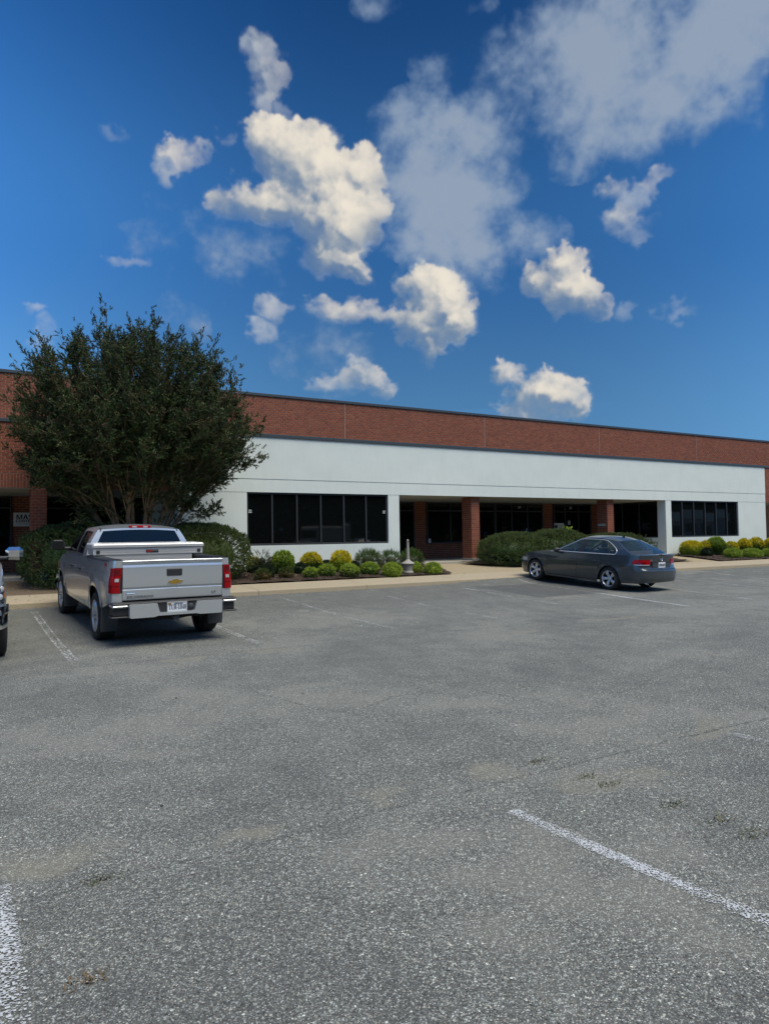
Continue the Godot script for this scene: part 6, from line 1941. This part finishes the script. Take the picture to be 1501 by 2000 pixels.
# ------------------------------------------------------------------ small things
func build_small_things() -> void:
	var u := thing("ash_urn", "grey plastic smoker's urn with a tall thin neck standing in the bed", "ash urn", Vector3(-4.97, bed_y(3.0) + 0.02, 3.0))
	var b := MB.new()
	b.lathe([Vector2(0.0, 0.0), Vector2(0.165, 0.0), Vector2(0.172, 0.02), Vector2(0.168, 0.06), Vector2(0.15, 0.085), Vector2(0.13, 0.09)], 28)
	obj("base", b.done(), M.urn_plastic, u)
	b = MB.new()
	var rows := []
	for i in 5:
		var row := []
		for k in 73:
			var a := TAU * k / 72.0
			var rr := lerpf(0.135, 0.160, i / 4.0) + (0.004 if k % 3 == 0 else 0.0)
			row.append(Vector3(cos(a) * rr, lerpf(0.09, 0.29, i / 4.0), sin(a) * rr))
		rows.append(row)
	b.grid(rows, true)
	obj("ribbed_bucket", b.done(), M.urn_ribbed, u)
	b = MB.new()
	b.lathe([Vector2(0.15, 0.285), Vector2(0.212, 0.30), Vector2(0.218, 0.322), Vector2(0.20, 0.345), Vector2(0.14, 0.375), Vector2(0.10, 0.40), Vector2(0.07, 0.43), Vector2(0.058, 0.46)], 28)
	obj("dome", b.done(), M.urn_plastic, u)
	b = MB.new()
	b.lathe([Vector2(0.055, 0.45), Vector2(0.048, 0.6), Vector2(0.042, 0.85), Vector2(0.038, 1.02), Vector2(0.036, 1.06), Vector2(0.028, 1.085), Vector2(0.012, 1.098), Vector2(0.0, 1.10)], 18)
	var neck := obj("neck", b.done(), M.urn_plastic, u)
	obj("opening", box_mesh(Vector3(-0.02, 0.99, 0.030), Vector3(0.008, 1.04, 0.042), 0.004), M.print_black, neck)

	# tufts in the cracks of the lot
	var r := RandomNumberGenerator.new()
	r.seed = 31
	var tufts := [[-13.70, 18.48, 0.10, "grass tuft in the silt patch past the end of the nearest white line"], [-13.67, 18.91, 0.09, "grass tuft between the silt patch and the nearest white line"], [-13.65, 19.10, 0.10, "flat grass tuft just beyond the nearest white line's start"], [-13.60, 19.58, 0.10, "rusty grass tuft beyond the middle of the nearest white line"], [-13.59, 19.89, 0.11, "grass tuft beyond the nearest white line with a dark pebble"], [-13.66, 20.10, 0.12, "grass tuft nearest the picture's right edge"], [-16.75, 18.70, 0.09, "olive moss tuft right of the sandy patch at lower left"], [-16.94, 19.54, 0.08, "small brown dry tuft between the double white line and the corner"]]
	var k := 0
	for q in tufts:
		var o := thing("grass_tuft", q[3], "grass tuft", Vector3(q[0], ground_y(q[0], q[1]) - 0.002, q[1]), 0.0, "tufts in the lot's cracks")
		var m := MB.new()
		m.tinted = true
		for i in 46:
			var a := r.randf() * TAU
			var p := Vector3(r.randfn() * q[2] * 0.55, 0, r.randfn() * q[2] * 0.28)
			var dir := Vector3(cos(a), r.randf_range(0.3, 1.1), sin(a)).normalized()
			var l := r.randf_range(0.02, 0.055)
			m.tint = pick(r, [Color(0.16, 0.10, 0.04), Color(0.12, 0.085, 0.035)] if k == 7 else [Color(0.085, 0.095, 0.03), Color(0.12, 0.115, 0.04), Color(0.06, 0.07, 0.025)])
			var s := dir.cross(Vector3.UP).normalized() * 0.0035
			m.tri(p - s, p + dir * l, p + s)
		obj("blades", m.done(), M.leaf, o)
		k += 1
	# fallen leaves and grit
	var chip := MB.new()
	leaf(chip, Vector3(-0.02, 0, 0), Vector3.RIGHT, Vector3.UP, 0.05, 0.026)
	var chip_mesh := chip.done()
	var where := []
	var tints := []
	for i in 520:
		var z := r.randf_range(0.2, 5.4) if i < 330 else 4.9 + absf(r.randfn()) * 0.35
		var x := r.randf_range(-17.0, -2.5)
		if i < 140: x = r.randf_range(-17.0, -15.0)
		var y := bed_y(z) + 0.05 if z < 3.5 else (0.30 + (4.9 - z) * 0.05 if z < 4.88 else ground_y(x, z))
		where.append(Transform3D(Basis.from_euler(Vector3(r.randfn() * 0.3, r.randf() * TAU, r.randfn() * 0.3)).scaled(Vector3.ONE * r.randf_range(0.5, 1.1)), Vector3(x, y + 0.012, z)))
		tints.append(pick(r, [Color(0.26, 0.17, 0.08), Color(0.34, 0.25, 0.14), Color(0.17, 0.10, 0.05), Color(0.45, 0.36, 0.22)]))
	var o := scatter("leaf_litter", chip_mesh, M.leaf, where, tints)
	tag(o, "dry fallen leaves scattered along the kerb and beds", "litter", "", "stuff")
	var peb := MB.new()
	peb.lathe([Vector2(0.0, -0.4), Vector2(0.8, -0.2), Vector2(1.0, 0.1), Vector2(0.6, 0.5), Vector2(0.0, 0.6)], 6)
	where = []
	tints = []
	for i in 900:
		var z := r.randf_range(6.0, 22.0)
		var x := r.randf_range(-19.0, 4.0)
		var s := r.randf_range(0.003, 0.008) if i % 9 else r.randf_range(0.008, 0.016)
		where.append(Transform3D(Basis.from_euler(Vector3(0, r.randf() * TAU, 0)).scaled(Vector3(s, s * 0.7, s * r.randf_range(0.6, 1.0))), Vector3(x, ground_y(x, z) + s * 0.25, z)))
		tints.append(pick(r, [Color(0.45, 0.44, 0.41), Color(0.3, 0.3, 0.29), Color(0.05, 0.045, 0.04), Color(0.5, 0.5, 0.47)]))
	o = scatter("grit", peb.done(), M.leaf, where, tints)
	tag(o, "loose stones and grit scattered over the asphalt", "grit", "", "stuff")
	# mulch chips
	var ch := box_mesh(Vector3(-0.03, -0.004, -0.009), Vector3(0.03, 0.004, 0.009))
	where = []
	tints = []
	for i in 5200:
		var x := r.randf_range(-11.5, -2.9) if i % 3 else r.randf_range(10.9, 20.0)
		var z := r.randf_range(0.3, 3.42)
		if x > -3.7 and x < 0.0 and x > lerpf(-2.8, -3.7, (z - 0.2) / 3.3): continue
		where.append(Transform3D(Basis.from_euler(Vector3(r.randfn() * 0.4, r.randf() * TAU, r.randfn() * 0.4)).scaled(Vector3.ONE * r.randf_range(0.5, 1.3)), Vector3(x, bed_y(z) + 0.045, z)))
		tints.append(pick(r, [Color(0.06, 0.038, 0.024), Color(0.09, 0.06, 0.04), Color(0.04, 0.028, 0.02)]))
	o = scatter("mulch_chips", ch, M.leaf, where, tints)
	tag(o, "brown bark chips covering the planting beds", "mulch", "", "stuff")
